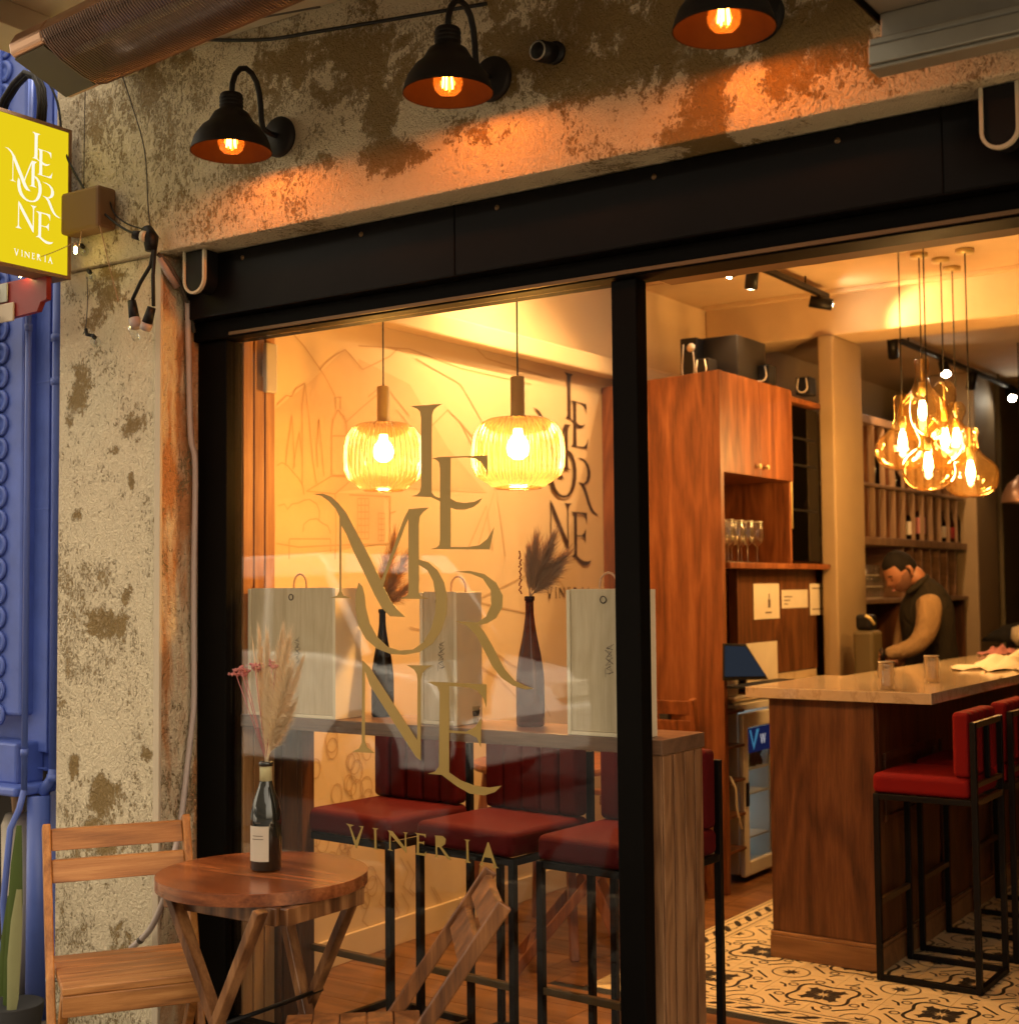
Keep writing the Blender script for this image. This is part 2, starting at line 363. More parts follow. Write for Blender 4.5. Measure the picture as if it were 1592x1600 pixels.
m_spot = emit('spotlight_lens_glow', (1., .86, .62), 30)
m_signface = emit('lit_yellow_sign_face', (.80, .60, .010), .2)
m_signletter = emit('lit_white_sign_lettering', (1., .93, .74), .205)
m_red = plain('red_velvet', (.085, .002, .003), .85, bscale=160, bstr=.25, var=.25, spec=.2)
m_red2 = plain('bright_red_velvet', (.17, .003, .004), .85, bscale=160, bstr=.25, var=.2, spec=.2)
m_stool = plain('black_stool_steel', (.004, .003, .003), .5, .0, .2)
m_trim = plain('brass_edge_steel', (.13, .075, .03), .4, .5)
m_skin = plain('skin', (.27, .115, .060), .5, bscale=90, bstr=.06, var=.12)
m_hair = plain('short_black_hair', (.006, .004, .003), .85, 0, .2, bscale=240, bstr=.6, var=.4)
m_vest = cloth_mat('dark_vest_cloth', (.020, .016, .011), 17, .9)
m_sleeve = cloth_mat('beige_sleeve_cloth', (.24, .155, .080), 15, .9)
m_stubble = plain('stubble_skin', (.14, .062, .036), .7, bscale=300, bstr=.4, var=.3)
m_paper = plain('printed_paper', (.62, .55, .43), .7)
m_ink = plain('printed_ink', (.09, .06, .045), .7)
m_white = plain('white_plastic', (.62, .56, .46), .45)
m_fridgewhite = plain('fridge_white_steel', (.56, .52, .45), .45)
m_fridgein = emit('fridge_cold_light', (.62, .80, .92), .22)
m_screen = emit('dim_laptop_screen', (.04, .05, .07), .09)
m_signblue = emit('fridge_logo_panel', (.012, .016, .07), .12)
m_signcyan = emit('fridge_logo_cyan', (.08, .30, .50), .10)
m_signwhite = emit('fridge_logo_white', (.8, .75, .8), .10)
m_blackgloss = plain('black_gloss_glass', (.002, .0015, .001), .05, spec=.12, bscale=3, bstr=.02, var=.2)
m_concrete = plain('smooth_render_column', (.30, .21, .115), .65, bscale=12, bstr=.12, var=.15)
m_darkolive = plain('dark_olive_wall', (.085, .060, .022), .7, bscale=8, bstr=.1, var=.2)
m_tilecream = plain('tile_cream', (.68, .54, .31), .35, bscale=20, bstr=.03, var=.08)
m_tiledark = plain('tile_charcoal_print', (.03, .025, .02), .4)
m_tileline = plain('tile_grey_print', (.085, .065, .045), .4)
m_grout = plain('grout', (.30, .23, .15), .8)
m_bottle = glass('dark_green_bottle_glass', (.10, .06, .02), 1.5, .03, haze=.5, hazecol=(.010, .006, .002), boost=.7)
m_bottleamber = glass('brown_bottle_glass', (.42, .19, .035), 1.5, .03, haze=.4, hazecol=(.03, .012, .002), boost=.8)
m_wine = plain('black_wine_bottle_glass', (.012, .013, .010), .06, spec=.8, bscale=5, bstr=.01)
m_foil = plain('pale_bottle_foil', (.55, .50, .27), .5)
m_label = plain('aged_label_paper', (.56, .48, .38), .7)
m_pampas = plain('dried_pampas', (.80, .64, .42), .9)
m_pampasd = plain('smoky_dried_pampas', (.50, .33, .21), .9)
m_pampasg = plain('golden_dried_grass', (.62, .36, .13), .9)
m_pink = plain('dried_pink_flower', (.52, .20, .19), .9)
m_redstem = plain('dried_red_stem', (.22, .06, .035), .9)
m_street = plain('street_asphalt', (.020, .018, .015), .9, bscale=50, bstr=.3)
m_pave = plain('pavement_stone', (.13, .105, .08), .85, bscale=25, bstr=.3)
m_carwhite = plain('white_car_paint', (.62, .61, .58), .25, coat=.5, bstr=0.)
m_cardark = plain('dark_car_glass', (.01, .012, .014), .08)
m_tyre = plain('tyre_rubber', (.02, .02, .02), .8)
m_rim = plain('alloy_rim', (.4, .4, .4), .35, .8)
m_taillight = plain('red_tail_light', (.4, .01, .01), .2, em=1.2)
m_bldg = plain('opposite_facade_plaster', (.06, .05, .038), .85, bscale=3, bstr=.1, var=.2)
m_darkroom = plain('dark_interior_goods', (.03, .025, .02), .8)
m_leaf = plain('green_leaf', (.07, .11, .02), .5)
m_leafpale = plain('pale_leaf_underside', (.30, .30, .14), .55)
m_redsign = plain('red_sign_face', (.22, .010, .008), .5)
m_signcream = plain('cream_sign_lettering', (.55, .45, .33), .6)

def marble():
    t = NT('beige_marble'); v = t.mapping((1, 1, 1)); n = t.noise(v, 3.2, 8, .62, 2.2); n2 = t.noise(v, 9, 6, .6, 1.5)
    a = t.math('ABSOLUTE', t.math('SUBTRACT', n, .5)); vein = t.ramp(a, [(.0, 1.), (.035, 0.)])
    c = t.mix(n2, (.44, .33, .21), (.62, .50, .34)); c = t.mix(t.math('MULTIPLY', vein, .5), c, (.30, .20, .11))
    t.pbr(c, .10, 0, .6); return t.m
m_marble = marble()
def grill_mat():
    return m_grill

# ================================================================== SETTING
YW = 3.25                                   # shopfront plane
struct(build(MB().add([(-40, -40, -.004), (40, -40, -.004), (40, 60, -.004), (-40, 60, -.004)], [(0, 1, 2, 3)]), 'street', m_street, bev=0))
pv = struct(B('pavement', -9, 9, .6, 3.16, -.003, .0, m_grout, bev=0)); 
k = 0; pme = None
for i in range(8):
    for j in range(5):
        o = B('paving_stone', -4.9+i*.5, -4.9+i*.5+.49, .68+j*.5, .68+j*.5+.485, .0, .006, m_pave, pv, bev=.002)
# --- plastered facade of the wine bar
fac = thing('stucco_facade', 'weathered cream and olive stucco front of the bar with pillar and lintel', 'building', (-2.5, 3.1, 0))
build(MB().box(-4.0, 1.7, 3.05, 3.40, 2.60, 3.6), 'lintel', m_stucco, fac, bev=.006)
build(MB().box(-4.0, -3.50, 3.07, 3.47, -.02, 2.598), 'pillar', m_pillar, fac, bev=.005)
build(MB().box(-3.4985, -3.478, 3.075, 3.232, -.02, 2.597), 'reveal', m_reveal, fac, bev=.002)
build(MB().box(-3.502, -3.474, 3.062, 3.0735, -.02, 2.597), 'corner_bead', m_soffit, fac, bev=.002)
build(MB().box(1.45, 1.7, 3.07, 3.40, -.02, 2.598), 'right_pillar', m_pillar, fac, bev=.005)
sof = struct(B('balcony_soffit', -3.66, 1.7, 1.6, 3.045, 3.24, 3.42, m_soffit))
struct(B('soffit_beam', -3.655, -3.47, 1.62, 2.62, 3.165, 3.2395, m_soffit))
struct(B('soffit_batten', -3.63, -3.56, 2.63, 3.043, 3.215, 3.2395, m_soffit))
# --- black shopfront
fr = thing('shopfront_frame', 'black painted timber and steel frame round the window and open doorway', 'shop front', (-2.4, YW, 0))
build(MB().box(-3.475, 1.44, 3.16, 3.32, 2.39, 2.597), 'shutter_beam', m_beam, fr, bev=.006)
build(MB().box(-3.475, 1.44, 3.205, 3.31, 2.325, 2.388), 'head_rail', m_black, fr, bev=.004)
for k in range(9):
    xk = -3.2+k*.5
    build(MB().lathe([(0, .004), (.006, .003), (.008, 0)], (xk, 3.1598, 2.565), 10, (0, -1, 0)), 'screw', m_trim, fr)
for xk in (-2.35, -.95): build(MB().box(xk-.0015, xk+.0015, 3.1575, 3.1602, 2.392, 2.596), 'panel_joint', m_black, fr)
build(MB().box(-3.30, 1.42, 3.196, 3.2045, 2.330, 2.340), 'light_line_bead', m_trim, fr)  # brass-toned bead painting in the line of orange light under the rail
build(MB().box(-3.474, -3.340, 3.225, 3.30, .11, 2.323), 'jamb', m_black, fr, bev=.004)
build(MB().box(-1.870, -1.792, 3.222, 3.28, .0, 2.323), 'mullion', m_black, fr, bev=.004)
build(MB().box(-.45, -.36, 3.215, 3.285, .0, 2.323), 'mullion', m_black, fr, bev=.004)
build(MB().box(-3.474, -1.88, 3.205, 3.30, .0, .108), 'sill', m_black, fr, bev=.004)
build(MB().box(-.36, 1.44, 3.205, 3.30, .0, .108), 'sill', m_black, fr, bev=.004)
build(MB().box(-1.79, 1.44, 3.312, 3.42, 2.335, 2.595), 'inner_head_trim', m_brown, fr, bev=.003)
build(MB().box(-.35, 1.44, 3.244, 3.25, .11, 2.32), 'glass_pane', m_glass, fr)
win = thing('shop_window', 'large shop window with gold lettering between the black posts', 'window', (-2.58, YW, .11))
build(MB().box(-3.339, -1.871, 3.247, 3.253, .109, 2.322), 'glass_pane', m_glass, win)

# --- the lettering, traced once in the plane of the window
A6 = lambda L: [(480+x/4.572, 600+y/4.572) for x, y in L]
A3 = lambda L: [(380+x/2.412, 850+y/2.412) for x, y in L]
A7 = lambda L: [(480+x/3.554, 950+y/3.554) for x, y in L]
GL = [
 A6([(735,158),(775,152),(850,150),(900,143),(960,141),(925,160),(900,182),(888,215),(886,300),(885,775),(905,800),(945,816),(945,838),(880,808),(740,802),(780,790),(800,770),(808,730),(808,240),(800,195),(780,175)]),
 A6([(890,530),(945,520),(1285,508),(1285,665),(1272,615),(1245,565),(1200,532),(1130,524),(1022,528),(1020,818),(1060,840),(1120,850),(1190,842),(1250,812),(1225,848),(1180,880),(1120,898),(1060,897),(1022,884),(1022,1165),(1150,1164),(1225,1152),(1285,1105),(1333,1020),(1300,1182),(875,1180),(920,1168),(940,1150),(945,1110),(945,850),(945,600),(938,560),(920,542)]),
 A6([(40,785),(110,783),(170,805),(220,850),(275,915),(330,1020),(400,1150),(470,1290),(540,1440),(590,1540),(640,1610),(700,1665),(590,1660),(530,1600),(480,1510),(400,1340),(330,1200),(280,1080),(243,1010),(243,1480),(258,1512),(325,1530),(160,1530),(212,1512),(228,1480),(228,950),(200,890),(150,835),(100,800)]),
 A6([(505,1440),(535,1385),(690,960),(720,905),(725,892),(830,885),(870,883),(830,912),(805,945),(797,1000),(797,1490),(812,1515),(870,1536),(660,1535),(708,1518),(722,1490),(722,960),(705,1000),(560,1380),(545,1440),(520,1470)]),
 A3([(435,145),(424,190),(424,250),(436,310),(462,358),(505,395),(555,415),(610,418),(665,408),(715,375),(748,325),(767,265),(770,205),(758,145),(732,98),(700,70),(662,58),(662,78),(695,100),(716,140),(726,200),(724,260),(708,320),(680,370),(640,398),(590,402),(545,388),(505,350),(478,300),(463,240),(458,190),(450,160)]),
 A3([(795,104),(850,101),(905,113),(950,145),(976,195),(974,240),(950,280),(915,300),(885,306),(905,330),(935,380),(960,430),(985,475),(1020,515),(1060,535),(1092,546),(1060,549),(1015,535),(970,505),(935,460),(905,400),(875,345),(840,308),(795,291),(880,296),(912,275),(932,230),(930,175),(900,130),(855,112)]),
 A7([(303,290),(345,330),(608,735),(610,400),(606,368),(590,342),(550,318),(692,320),(655,340),(636,365),(628,400),(628,850),(600,828),(345,430),(318,350),(318,740),(330,775),(375,808),(245,800),(285,782),(300,750)]),
 A7([(665,410),(733,412),(995,425),(993,555),(978,505),(945,462),(900,443),(787,434),(787,680),(880,688),(930,663),(966,610),(962,775),(940,722),(895,700),(787,694),(787,915),(850,958),(930,988),(1010,999),(1078,988),(1040,1024),(980,1043),(900,1032),(830,992),(745,928),(668,922),(710,908),(730,880),(733,470),(720,438)]),
 A7([(215,1198),(260,1208),(240,1216),(270,1295),(300,1222),(285,1212),(312,1214),(276,1338),(268,1334),(232,1216)]),
 A7([(360,1222),(396,1226),(384,1234),(386,1335),(398,1344),(362,1340),(374,1332),(372,1232)]),
 A7([(443,1236),(470,1242),(538,1330),(538,1256),(526,1246),(556,1250),(546,1260),(548,1365),(460,1262),(460,1342),(474,1352),(442,1346),(452,1338),(452,1250)]),
 A7([(594,1250),(655,1258),(655,1280),(645,1266),(618,1262),(618,1300),(640,1302),(646,1294),(646,1320),(638,1310),(618,1308),(618,1362),(648,1366),(660,1352),(655,1380),(594,1370),(606,1360),(606,1258)]),
 A7([(705,1265),(750,1268),(768,1285),(765,1312),(745,1328),(800,1402),(780,1400),(732,1330),(720,1330),(722,1380),(734,1390),(704,1386),(712,1376),(710,1272)]),
 A7([(870,1286),(905,1290),(894,1300),(896,1405),(908,1418),(872,1414),(884,1402),(882,1296)]),
 A7([(1002,1302),(1008,1302),(1052,1436),(1066,1448),(1028,1444),(1038,1436),(1022,1390),(985,1385),(972,1420),(982,1432),(954,1428),(964,1418)]),
]
LOGO = [[aY(x, y, 3.243) for x, y in g] for g in GL]
lx0 = min(p.x for g in LOGO for p in g); lx1 = max(p.x for g in LOGO for p in g)
lz0 = min(p.z for g in LOGO for p in g); lz1 = max(p.z for g in LOGO for p in g)
LN = [[((p.x-lx0)/(lx1-lx0), (p.z-lz0)/(lz1-lz0)) for p in g] for g in LOGO]
for i, g in enumerate(LOGO):
    build(MB().poly([(p.x, 3.2465-.0009*(i % 5), p.z) for p in g], (0, -.0005, 0)), 'letter', m_gold, win)

# --- interior shell
flo = struct(build(MB().box(-4.0, 2.5, 3.31, 14.0, -.03, -.004), 'floor', m_grout))
for i in range(11):                           # wide floorboards running along the shopfront
    y = 3.32+i*.19; x = -3.75 - (i*.37 % .7)
    while x < .5:
        x1 = min(x+1.22, .5)
        xe = x1
        if y > 4.36: xe = min(x1, -2.90)
        if x < xe-.02: B('plank', max(x, -3.75)+.001, xe-.001, y+.001, y+.188, -.004, .0, m_floorwood, flo, bev=.001)
        x = x1
for i in range(14):
    y = 5.41+i*.19
    B('plank', -3.75+.001, -2.901, y+.001, y+.188, -.004, .0, m_floorwood, flo, bev=.001)
lw = struct(build(MB().box(-3.95, -3.75, 3.475, 14, -.03, 3.25), 'left_wall', m_plankwall))
build(MB().box(-3.749, -3.735, 3.48, 6.10, .0, .11), 'skirting', m_plankwall, lw, bev=.003)
build(MB().box(-3.749, -3.66, 3.48, 7.59, 2.605, 2.70), 'cornice', m_plankwall, lw, bev=.01)
struct(build(MB().box(-4.0, 2.5, 3.41, 14, 3.17, 3.25), 'ceiling', m_ceiling))
struct(build(MB().box(-4.0, 2.5, 13.9, 14.1, -.03, 3.3), 'back_wall', m_darkolive))
struct(build(MB().box(2.3, 2.5, 3.41, 14, -.03, 3.3), 'right_wall', m_darkolive))
struct(build(MB().box(-3.748, 2.3, 7.60, 7.95, 2.93, 3.168), 'ceiling_beam', m_ceiling, bev=.008))
struct(build(MB().box(-3.748, 2.3, 7.96, 13.9, 3.06, 3.167), 'lowered_ceiling', m_ceiling, bev=.008))
struct(build(MB().box(-3.748, 2.3, 3.42, 3.56, 2.62, 3.168), 'front_beam', m_ceiling, bev=.006))
for i in range(5): struct(B('ceiling_rib', -3.7, 2.2, 4.2+i*.82, 4.24+i*.82, 3.145, 3.169, m_ceiling))
# mural, thin painted lines on the left wall
mu = MB(); mx_ = -3.7475
def mline(pts, w=.006, z='z'):
    mu.strip([aX(x, y, mx_) for x, y in pts], w, (1, 0, 0))
T2 = lambda L: [(380+x/3.479, 500+y/3.479) for x, y in L]
for L in ([(275,80),(330,140),(380,210),(440,300),(500,410)], [(415,270),(450,230),(500,190),(555,160),(600,210),(650,270)], [(650,268),(720,235),(800,195),(835,160)],
          [(560,555),(640,480),(735,400)], [(185,460),(235,410),(265,415),(285,375),(335,342)], [(335,342),(355,500),(380,780),(400,890)], [(335,342),(320,480),(322,600),(322,900)],
          [(265,520),(240,700),(232,780)], [(265,520),(275,690),(280,800)], [(305,610),(285,720),(272,810)], [(305,610),(320,740)], [(412,540),(400,680),(405,800)], [(412,540),(428,700),(440,850)],
          [(505,420),(505,480)], [(530,420),(530,485)], [(500,420),(535,420)], [(515,488),(490,540),(482,600),(482,840)], [(515,488),(545,520),(562,560),(562,850)], [(482,630),(562,630)],
          [(485,845),(560,845)], [(345,930),(480,848),(570,850)], [(345,930),(500,945),(575,880)], [(500,945),(505,1150),(500,1300)], [(575,950),(800,960)], [(800,960),(800,1210)], [(800,1050),(830,1040)],
          [(185,790),(210,775),(240,790),(265,820),(300,860),(325,900),(330,950)], [(190,1010),(225,1000),(240,1030),(265,1000),(300,995),(330,980),(360,975),(400,1000),(415,1040),(412,1090)],
          [(325,1150),(330,1110),(360,1085),(400,1080),(430,1105),(460,1120),(475,1160)], [(250,1190),(475,1190)], [(180,1215),(300,1235),(500,1225),(800,1215)], [(250,1192),(250,1300)], [(475,1192),(475,1260)]):
    mline(T2(L))
for x0, y0, x1, y1, n, m in ((622, 970, 682, 1190, 3, 6), (735, 1050, 768, 1200, 2, 5)):
    for i in range(n+1): mline(T2([(x0+(x1-x0)*i/n, y0), (x0+(x1-x0)*i/n, y1)]), .004)
    for i in range(m+1): mline(T2([(x0, y0+(y1-y0)*i/m), (x1, y0+(y1-y0)*i/m)]), .004)
for L in ([(620,640),(660,690),(650,700)], [(640,700),(700,640),(720,660),(760,740)], [(575,620),(600,600),(640,650)], [(720,660),(745,690)], [(730,860),(760,790),(770,860)], [(745,860),(775,760),(790,870)],
          [(650,560),(720,600),(800,740)], [(700,1010),(780,1060),(850,1140)], [(640,980),(760,1010),(830,1060),(860,1120)], [(600,930),(700,930),(830,960)], [(860,880),(760,930),(700,960)],
          [(905,960),(870,900),(840,880)], [(700,500),(760,560),(860,590)], [(560,540),(640,545),(720,575),(830,600)]): mline(L)
# grapes and vine under the counter
def gr(cx, cy, r, n=12):
    c = aX(cx, cy, mx_); mu.strip([c + Vector((0, math.cos(2*math.pi*k/n)*r*.9, math.sin(2*math.pi*k/n)*r*1.15)) for k in range(n+1)], .005, (1, 0, 0))
random.seed(3)
for i in range(34):
    x = 490+random.random()*95; y = 1150+random.random()*260
    gr(x, y, .028+random.random()*.014)
for i in range(9):
    x = 560+random.random()*120; y = 1340+random.random()*90
    mline([(x, y), (x+12, y+22), (x+4, y+44), (x+20, y+60)], .005)
build(mu, 'mural_drawing', m_mural, lw, fix=False)
# mural washes
ws = MB(); wk = 0
for L in ([(430,640),(480,600),(540,545),(585,610),(600,760),(430,780)], [(560,560),(640,600),(700,700),(760,770),(560,760)], [(430,770),(600,770),(600,850),(430,870)]):
    ws.poly([aX(x, y, -3.7492+.0004*wk) for x, y in L]); wk += 1
build(ws, 'mural_wash', m_muralshade, lw, fix=False)
# wall logo
p0 = aX(835, 885, -3.745); p1 = aX(930, 592, -3.745); zb = aX(880, 937, -3.745).z
lg = tag(bpy.data.objects.new('wall_logo', None), 'dark brown serif logo lettering on the cream left wall', 'wall lettering'); C.objects.link(lg); lg.location = (-3.7455, (p0.y+p1.y)/2, zb); lg['org'] = tuple(lg.location)
ya, yb = p0.y, p1.y; zt = p1.z
for i, g in enumerate(LN): build(MB().poly([(-3.7465+.0011*(i % 5), ya+(yb-ya)*(a*1.03), zb+(zt-zb)*b) for a, b in g], (.0007, 0, 0)), 'letter', m_walllogo, lg)
# panel at the left end behind the glass
pn = thing('timber_end_panel', 'orange brown timber return just behind the left end of the window', 'wall panel', (-3.42, 3.38, 0))
build(MB().box(-3.499, -3.350, 3.302, 3.462, 0, 3.165), 'panel', m_orangewood, pn)
for i in range(3): build(MB().box(-3.3495, -3.343, 3.308+i*.052, 3.352+i*.052, .0, 2.6), 'slat', m_orangewood, pn, bev=.003)
c = aX(418, 575, -3.325)
sn = thing('wall_sensor', 'small white box fixed to the timber return at the top left of the window', 'sensor', (-3.33, c.y, c.z-.09))
build(MB().box(-3.330, -3.310, c.y-.02, c.y+.035, c.z-.085, c.z+.085), 'casing', m_white, sn, bev=.006)
build(MB().box(-3.3425, -3.3305, c.y-.01, c.y+.02, c.z-.03, c.z+.03), 'bracket', m_white, sn, bev=.003)

# --- window counter
wc = thing('window_counter', 'long brown timber counter running behind the shop window', 'counter', (-2.6, 3.4, 0))
build(MB().box(-3.342, -1.772, 3.292, 3.545, 1.045, 1.085), 'top', m_ledge, wc, bev=.002)
build(MB().box(-1.825, -1.777, 3.296, 3.54, 0., 1.044), 'end_panel', m_ledgeside, wc, bev=.002)
for i in range(4): build(MB().box(-1.7768, -1.7715, 3.300+i*.062, 3.341+i*.062, 0.02, 1.042), 'rib', m_ledgeside, wc, bev=.002)
build(MB().box(-3.47, -3.24, 3.48, 3.54, 0., 1.044), 'end_panel', m_walnut_d, wc, bev=.002)
for i in range(3): build(MB().box(-3.465+i*.075, -3.405+i*.075, 3.472, 3.4795, .02, 1.042), 'rib', m_walnut_d, wc, bev=.002)
# ================================================================== OUTSIDE OBJECTS
# --- wall lamps
def barn_lamp(px, py, label, sy=0):
    w = aY(px, py, 3.05); x, z = w.x, w.z
    t = thing('wall_lamp', label, 'lamp', (x, 3.05, z-.06), group='black barn lamps over the shopfront')
    build(MB().lathe([(.0, 0), (.058, 0), (.062, .006), (.062, .016), (.055, .024), (.0, .026)], (x, 3.05, z), 28, (0, -1, 0)), 'wall_plate', m_lamp, t)
    ys = 2.84
    ctrl = [(3.03, z), (2.995, z+.001), (2.972, z+.006), (2.964, z+.03), (2.961, z+.07), (2.955, z+.11), (2.942, z+.143), (2.922, z+.163), (2.898, z+.170), (2.874, z+.161), (2.855, z+.138), (2.844, z+.108), (ys, z+.07)]
    build(MB().tube([(x, a, b) for a, b in ctrl], .0085, 10), 'gooseneck_arm', m_lamp, t)
    zt = z+.075
    prof = [(.0, 0), (.036, 0), (.040, -.004), (.041, -.05), (.047, -.056), (.062, -.066), (.074, -.085), (.082, -.098), (.105, -.115), (.128, -.145), (.139, -.172), (.144, -.190), (.145, -.194)]
    prof = [(a*.82, b*.89) for a, b in prof]
    build(MB().lathe(prof, (x, ys, zt), 40), 'lamp_shade', m_lamp, t)
    inn = [(.142, -.194), (.136, -.174), (.124, -.147), (.100, -.119), (.078, -.10), (.06, -.075), (.0, -.062)]
    build(MB().lathe([(a*.82, b*.89) for a, b in inn], (x, ys, zt), 40), 'shade_lining', m_lampin, t)
    for i in range(3): build(MB().lathe([(.0342, -.010-i*.011), (.0352, -.013-i*.011), (.0342, -.016-i*.011)], (x, ys, zt), 24), 'collar_ring', m_lamp, t)
    zb_ = zt-.140
    build(MB().lathe([(.0, .065), (.016, .063), (.018, .045), (.026, .03), (.038, .008), (.040, -.008), (.034, -.026), (.02, -.037), (.0, -.040)], (x, ys, zb_), 24), 'bulb', m_bulbamber, t)
    f = MB()
    for k in range(5):
        a = 2*math.pi*k/5; r1, r2 = .010, .014
        f.tube([(x+math.cos(a)*r1, ys+math.sin(a)*r1, zb_+.025), (x+math.cos(a)*r2, ys+math.sin(a)*r2, zb_-.018)], .0022, 6)
    build(f, 'filament', m_fil, t)
    light('lamp_light', 'POINT', (x, ys, zb_-.012), 1.15, (1., .42, .10), .028, t)
    return t
barn_lamp(440, 215, 'black barn lamp on stucco, leftmost of the three over the window')
barn_lamp(772, 125, 'black barn lamp on stucco, middle of the three over the window')
barn_lamp(1190, 28, 'black barn lamp on stucco, rightmost of three, beside grey metal awning')
# --- small camera on wall
c = aY(848, 75, 3.0)
t = thing('security_spot', 'small black spotlight fixed to dark stucco between the wall lamps', 'spotlight', (c.x, 3.05, c.z-.03))
build(MB().lathe([(0, 0), (.03, 0), (.03, .012), (0, .014)], (c.x+.01, 3.05, c.z), 20, (0, -1, 0)), 'mount', m_blackplastic, t)
build(MB().tube([(c.x, 3.04, c.z), (c.x-.005, 2.985, c.z-.01)], .028, 16), 'housing', m_blackplastic, t)
build(MB().lathe([(.022, .0), (.026, .002), (.022, .004)], (c.x-.005, 2.983, c.z-.01), 18, (0, -1, -.1)), 'lens_ring', m_alu, t)
build(MB().tube([(c.x-.04, 3.03, c.z+.012), (c.x+.0, 3.0, c.z+.02)], .004, 6), 'wing_screw', m_blackplastic, t)
# --- grey awning roof at top right
pa = aY(1409, 67, 2.98)
aw = thing('awning_roof', 'grey metal awning panel with aluminium edge rail at the top right', 'awning', (pa.x+.5, 2.9, pa.z))
build(MB().box(pa.x-.0, 1.6, 1.9, 3.0, pa.z+.012, pa.z+.05), 'roof_panel', m_panelgrey, aw, bev=.006)
ra = aY(1372, 107, 2.86)
rl = MB(); x0 = ra.x
for (y0, y1, z0, z1) in ((2.80, 2.90, .030, .046), (2.795, 2.83, -.012, .029), (2.86, 2.905, .0, .029), (2.80, 2.86, -.022, -.013)): rl.box(x0, 1.6, y0, y1, ra.z+z0, ra.z+z1)
build(rl, 'edge_rail', m_alu, aw, bev=.004)
build(MB().box(x0+.02, 1.6, 2.82, 2.93, ra.z+.047, pa.z+.011), 'rail_seat', m_alu, aw, bev=.003)
build(MB().box(pa.x-.006, pa.x-.001, 1.9, 3.0, pa.z+.0, pa.z+.055), 'edge_strip', m_black, aw)
for i, (q, w) in enumerate(((1440, .16), (1560, .3))):
    s = aY(q, 20, 2.4); s.x = pa.x+(.12, .42)[i]; build(MB().box(s.x, s.x+w, 2.2+.12*i, 2.5+.12*i, pa.z-.004, pa.z+.0115), 'stiffener', m_panelgrey, aw, bev=.008)
# --- U brackets
def ubr(px0, px1, py, label):
    a = aY(px0, py, 3.10); b = aY(px1, py, 3.10); xc = (a.x+b.x)/2; r = (b.x-a.x)/2; zb = a.z
    t = thing('rounded_bracket', label, 'bracket', (xc, 3.13, zb), group='rounded black brackets on the beam')
    n = 12; outer = [(xc-r, 2.60)] + [(xc - r*math.cos(math.pi*k/n), zb + r - r*math.sin(math.pi*k/n)) for k in range(n+1)] + [(xc+r, 2.60)]
    ri = r-.008; inner = [(xc-ri, 2.60)] + [(xc - ri*math.cos(math.pi*k/n), zb + r - ri*math.sin(math.pi*k/n)) for k in range(n+1)] + [(xc+ri, 2.60)]
    m = MB().poly([(x, 3.09, z-.003) for x, z in outer + inner[::-1]], (0, .012, 0)); build(m, 'cream_rim', m_cream, t)
    build(MB().poly([(x, 3.096, z-.003) for x, z in inner], (0, .063, 0)), 'body', m_blackplastic, t)
ubr(289, 322, 461, 'rounded black bracket with cream rim at the left end of the beam')
ubr(1533, 1596, 237, 'rounded black bracket with cream rim at the right end of the beam')
# --- heater
h0 = aY(80, 95, 2.42)
ht = thing('patio_heater', 'long bronze infrared patio heater hanging under the cream soffit', 'heater', (h0.x+.8, 2.42, h0.z-.05))
hx, hy, hz = h0.x-.02, 2.42, h0.z
tilt = Matrix.Rotation(R(-18), 3, 'X')
def hp(x, y, z): return Vector((x, hy-(x-hx)*.10, hz+(x-hx)*.004)) + tilt @ Vector((0, y, z))
sec = [(-.10, -.045), (-.115, -.02), (-.105, .02), (-.07, .042), (.0, .05), (.07, .042), (.105, .02), (.115, -.02), (.10, -.045)]
L = 1.75; n = len(sec); vs = []
for x in (hx, hx+L): vs += [hp(x, a, b) for a, b in sec]
build(MB().add(vs, [(i, i+1, n+i+1, n+i) for i in range(n-1)], 0, True), 'housing', m_copper, ht, fix=True)
ins = [(-.095, -.045), (-.088, .0), (-.05, .028), (.05, .028), (.088, .0), (.095, -.045)]; n = len(ins); vs = []
for x in (hx+.16, hx+L-.1): vs += [hp(x, a, b) for a, b in ins]
build(MB().add(vs, [(i, i+1, n+i+1, n+i) for i in range(n-1)], 0, True), 'reflector', m_reflect, ht)
n = len(sec)
for x, s in ((hx, 1), (hx+L, -1)):
    vs = [hp(x-.012*s, a*1.03, b*1.03) for a, b in sec] + [hp(x+.15*s, a*1.03, b*1.03) for a, b in sec]
    build(MB().add(vs, [tuple(range(n)), tuple(range(n, 2*n))] + [(i, (i+1) % n, n+(i+1) % n, n+i) for i in range(n)]), 'end_cap', m_copper, ht, bev=.008)
    build(MB().poly([hp(x-.005*s, -.09, -.0485), hp(x+.14*s, -.09, -.0485), hp(x+.14*s, .09, -.0485), hp(x-.005*s, .09, -.0485)], tilt @ Vector((0, 0, -.004))), 'cap_plate', m_olive, ht)
for i in range(130):
    x = hx+.158+i*.0108
    pts = [hp(x, a, -.030-.036*(1-(a/.118)**4)) for a in (-.118, -.112, -.09, -.04, 0, .04, .09, .112, .118)]
    if i == 0: g0 = MB()
    g0.tube(pts, .0024, 4, caps=False)
go = build(g0, 'wire_grill', m_grill, ht); go['kind'] = 'stuff'
build(MB().tube([hp(hx+.16, 0, -.01), hp(hx+L-.12, 0, -.01)], .011, 10), 'heating_tube', m_cream, ht)
for q in (.5, 1.2): build(MB().bar(hp(hx+q, 0, .05), hp(hx+q, 0, .05)+Vector((0, .02, 3.24-hp(hx+q, 0, .05).z)), .03, .005), 'bracket', m_lamp, ht)
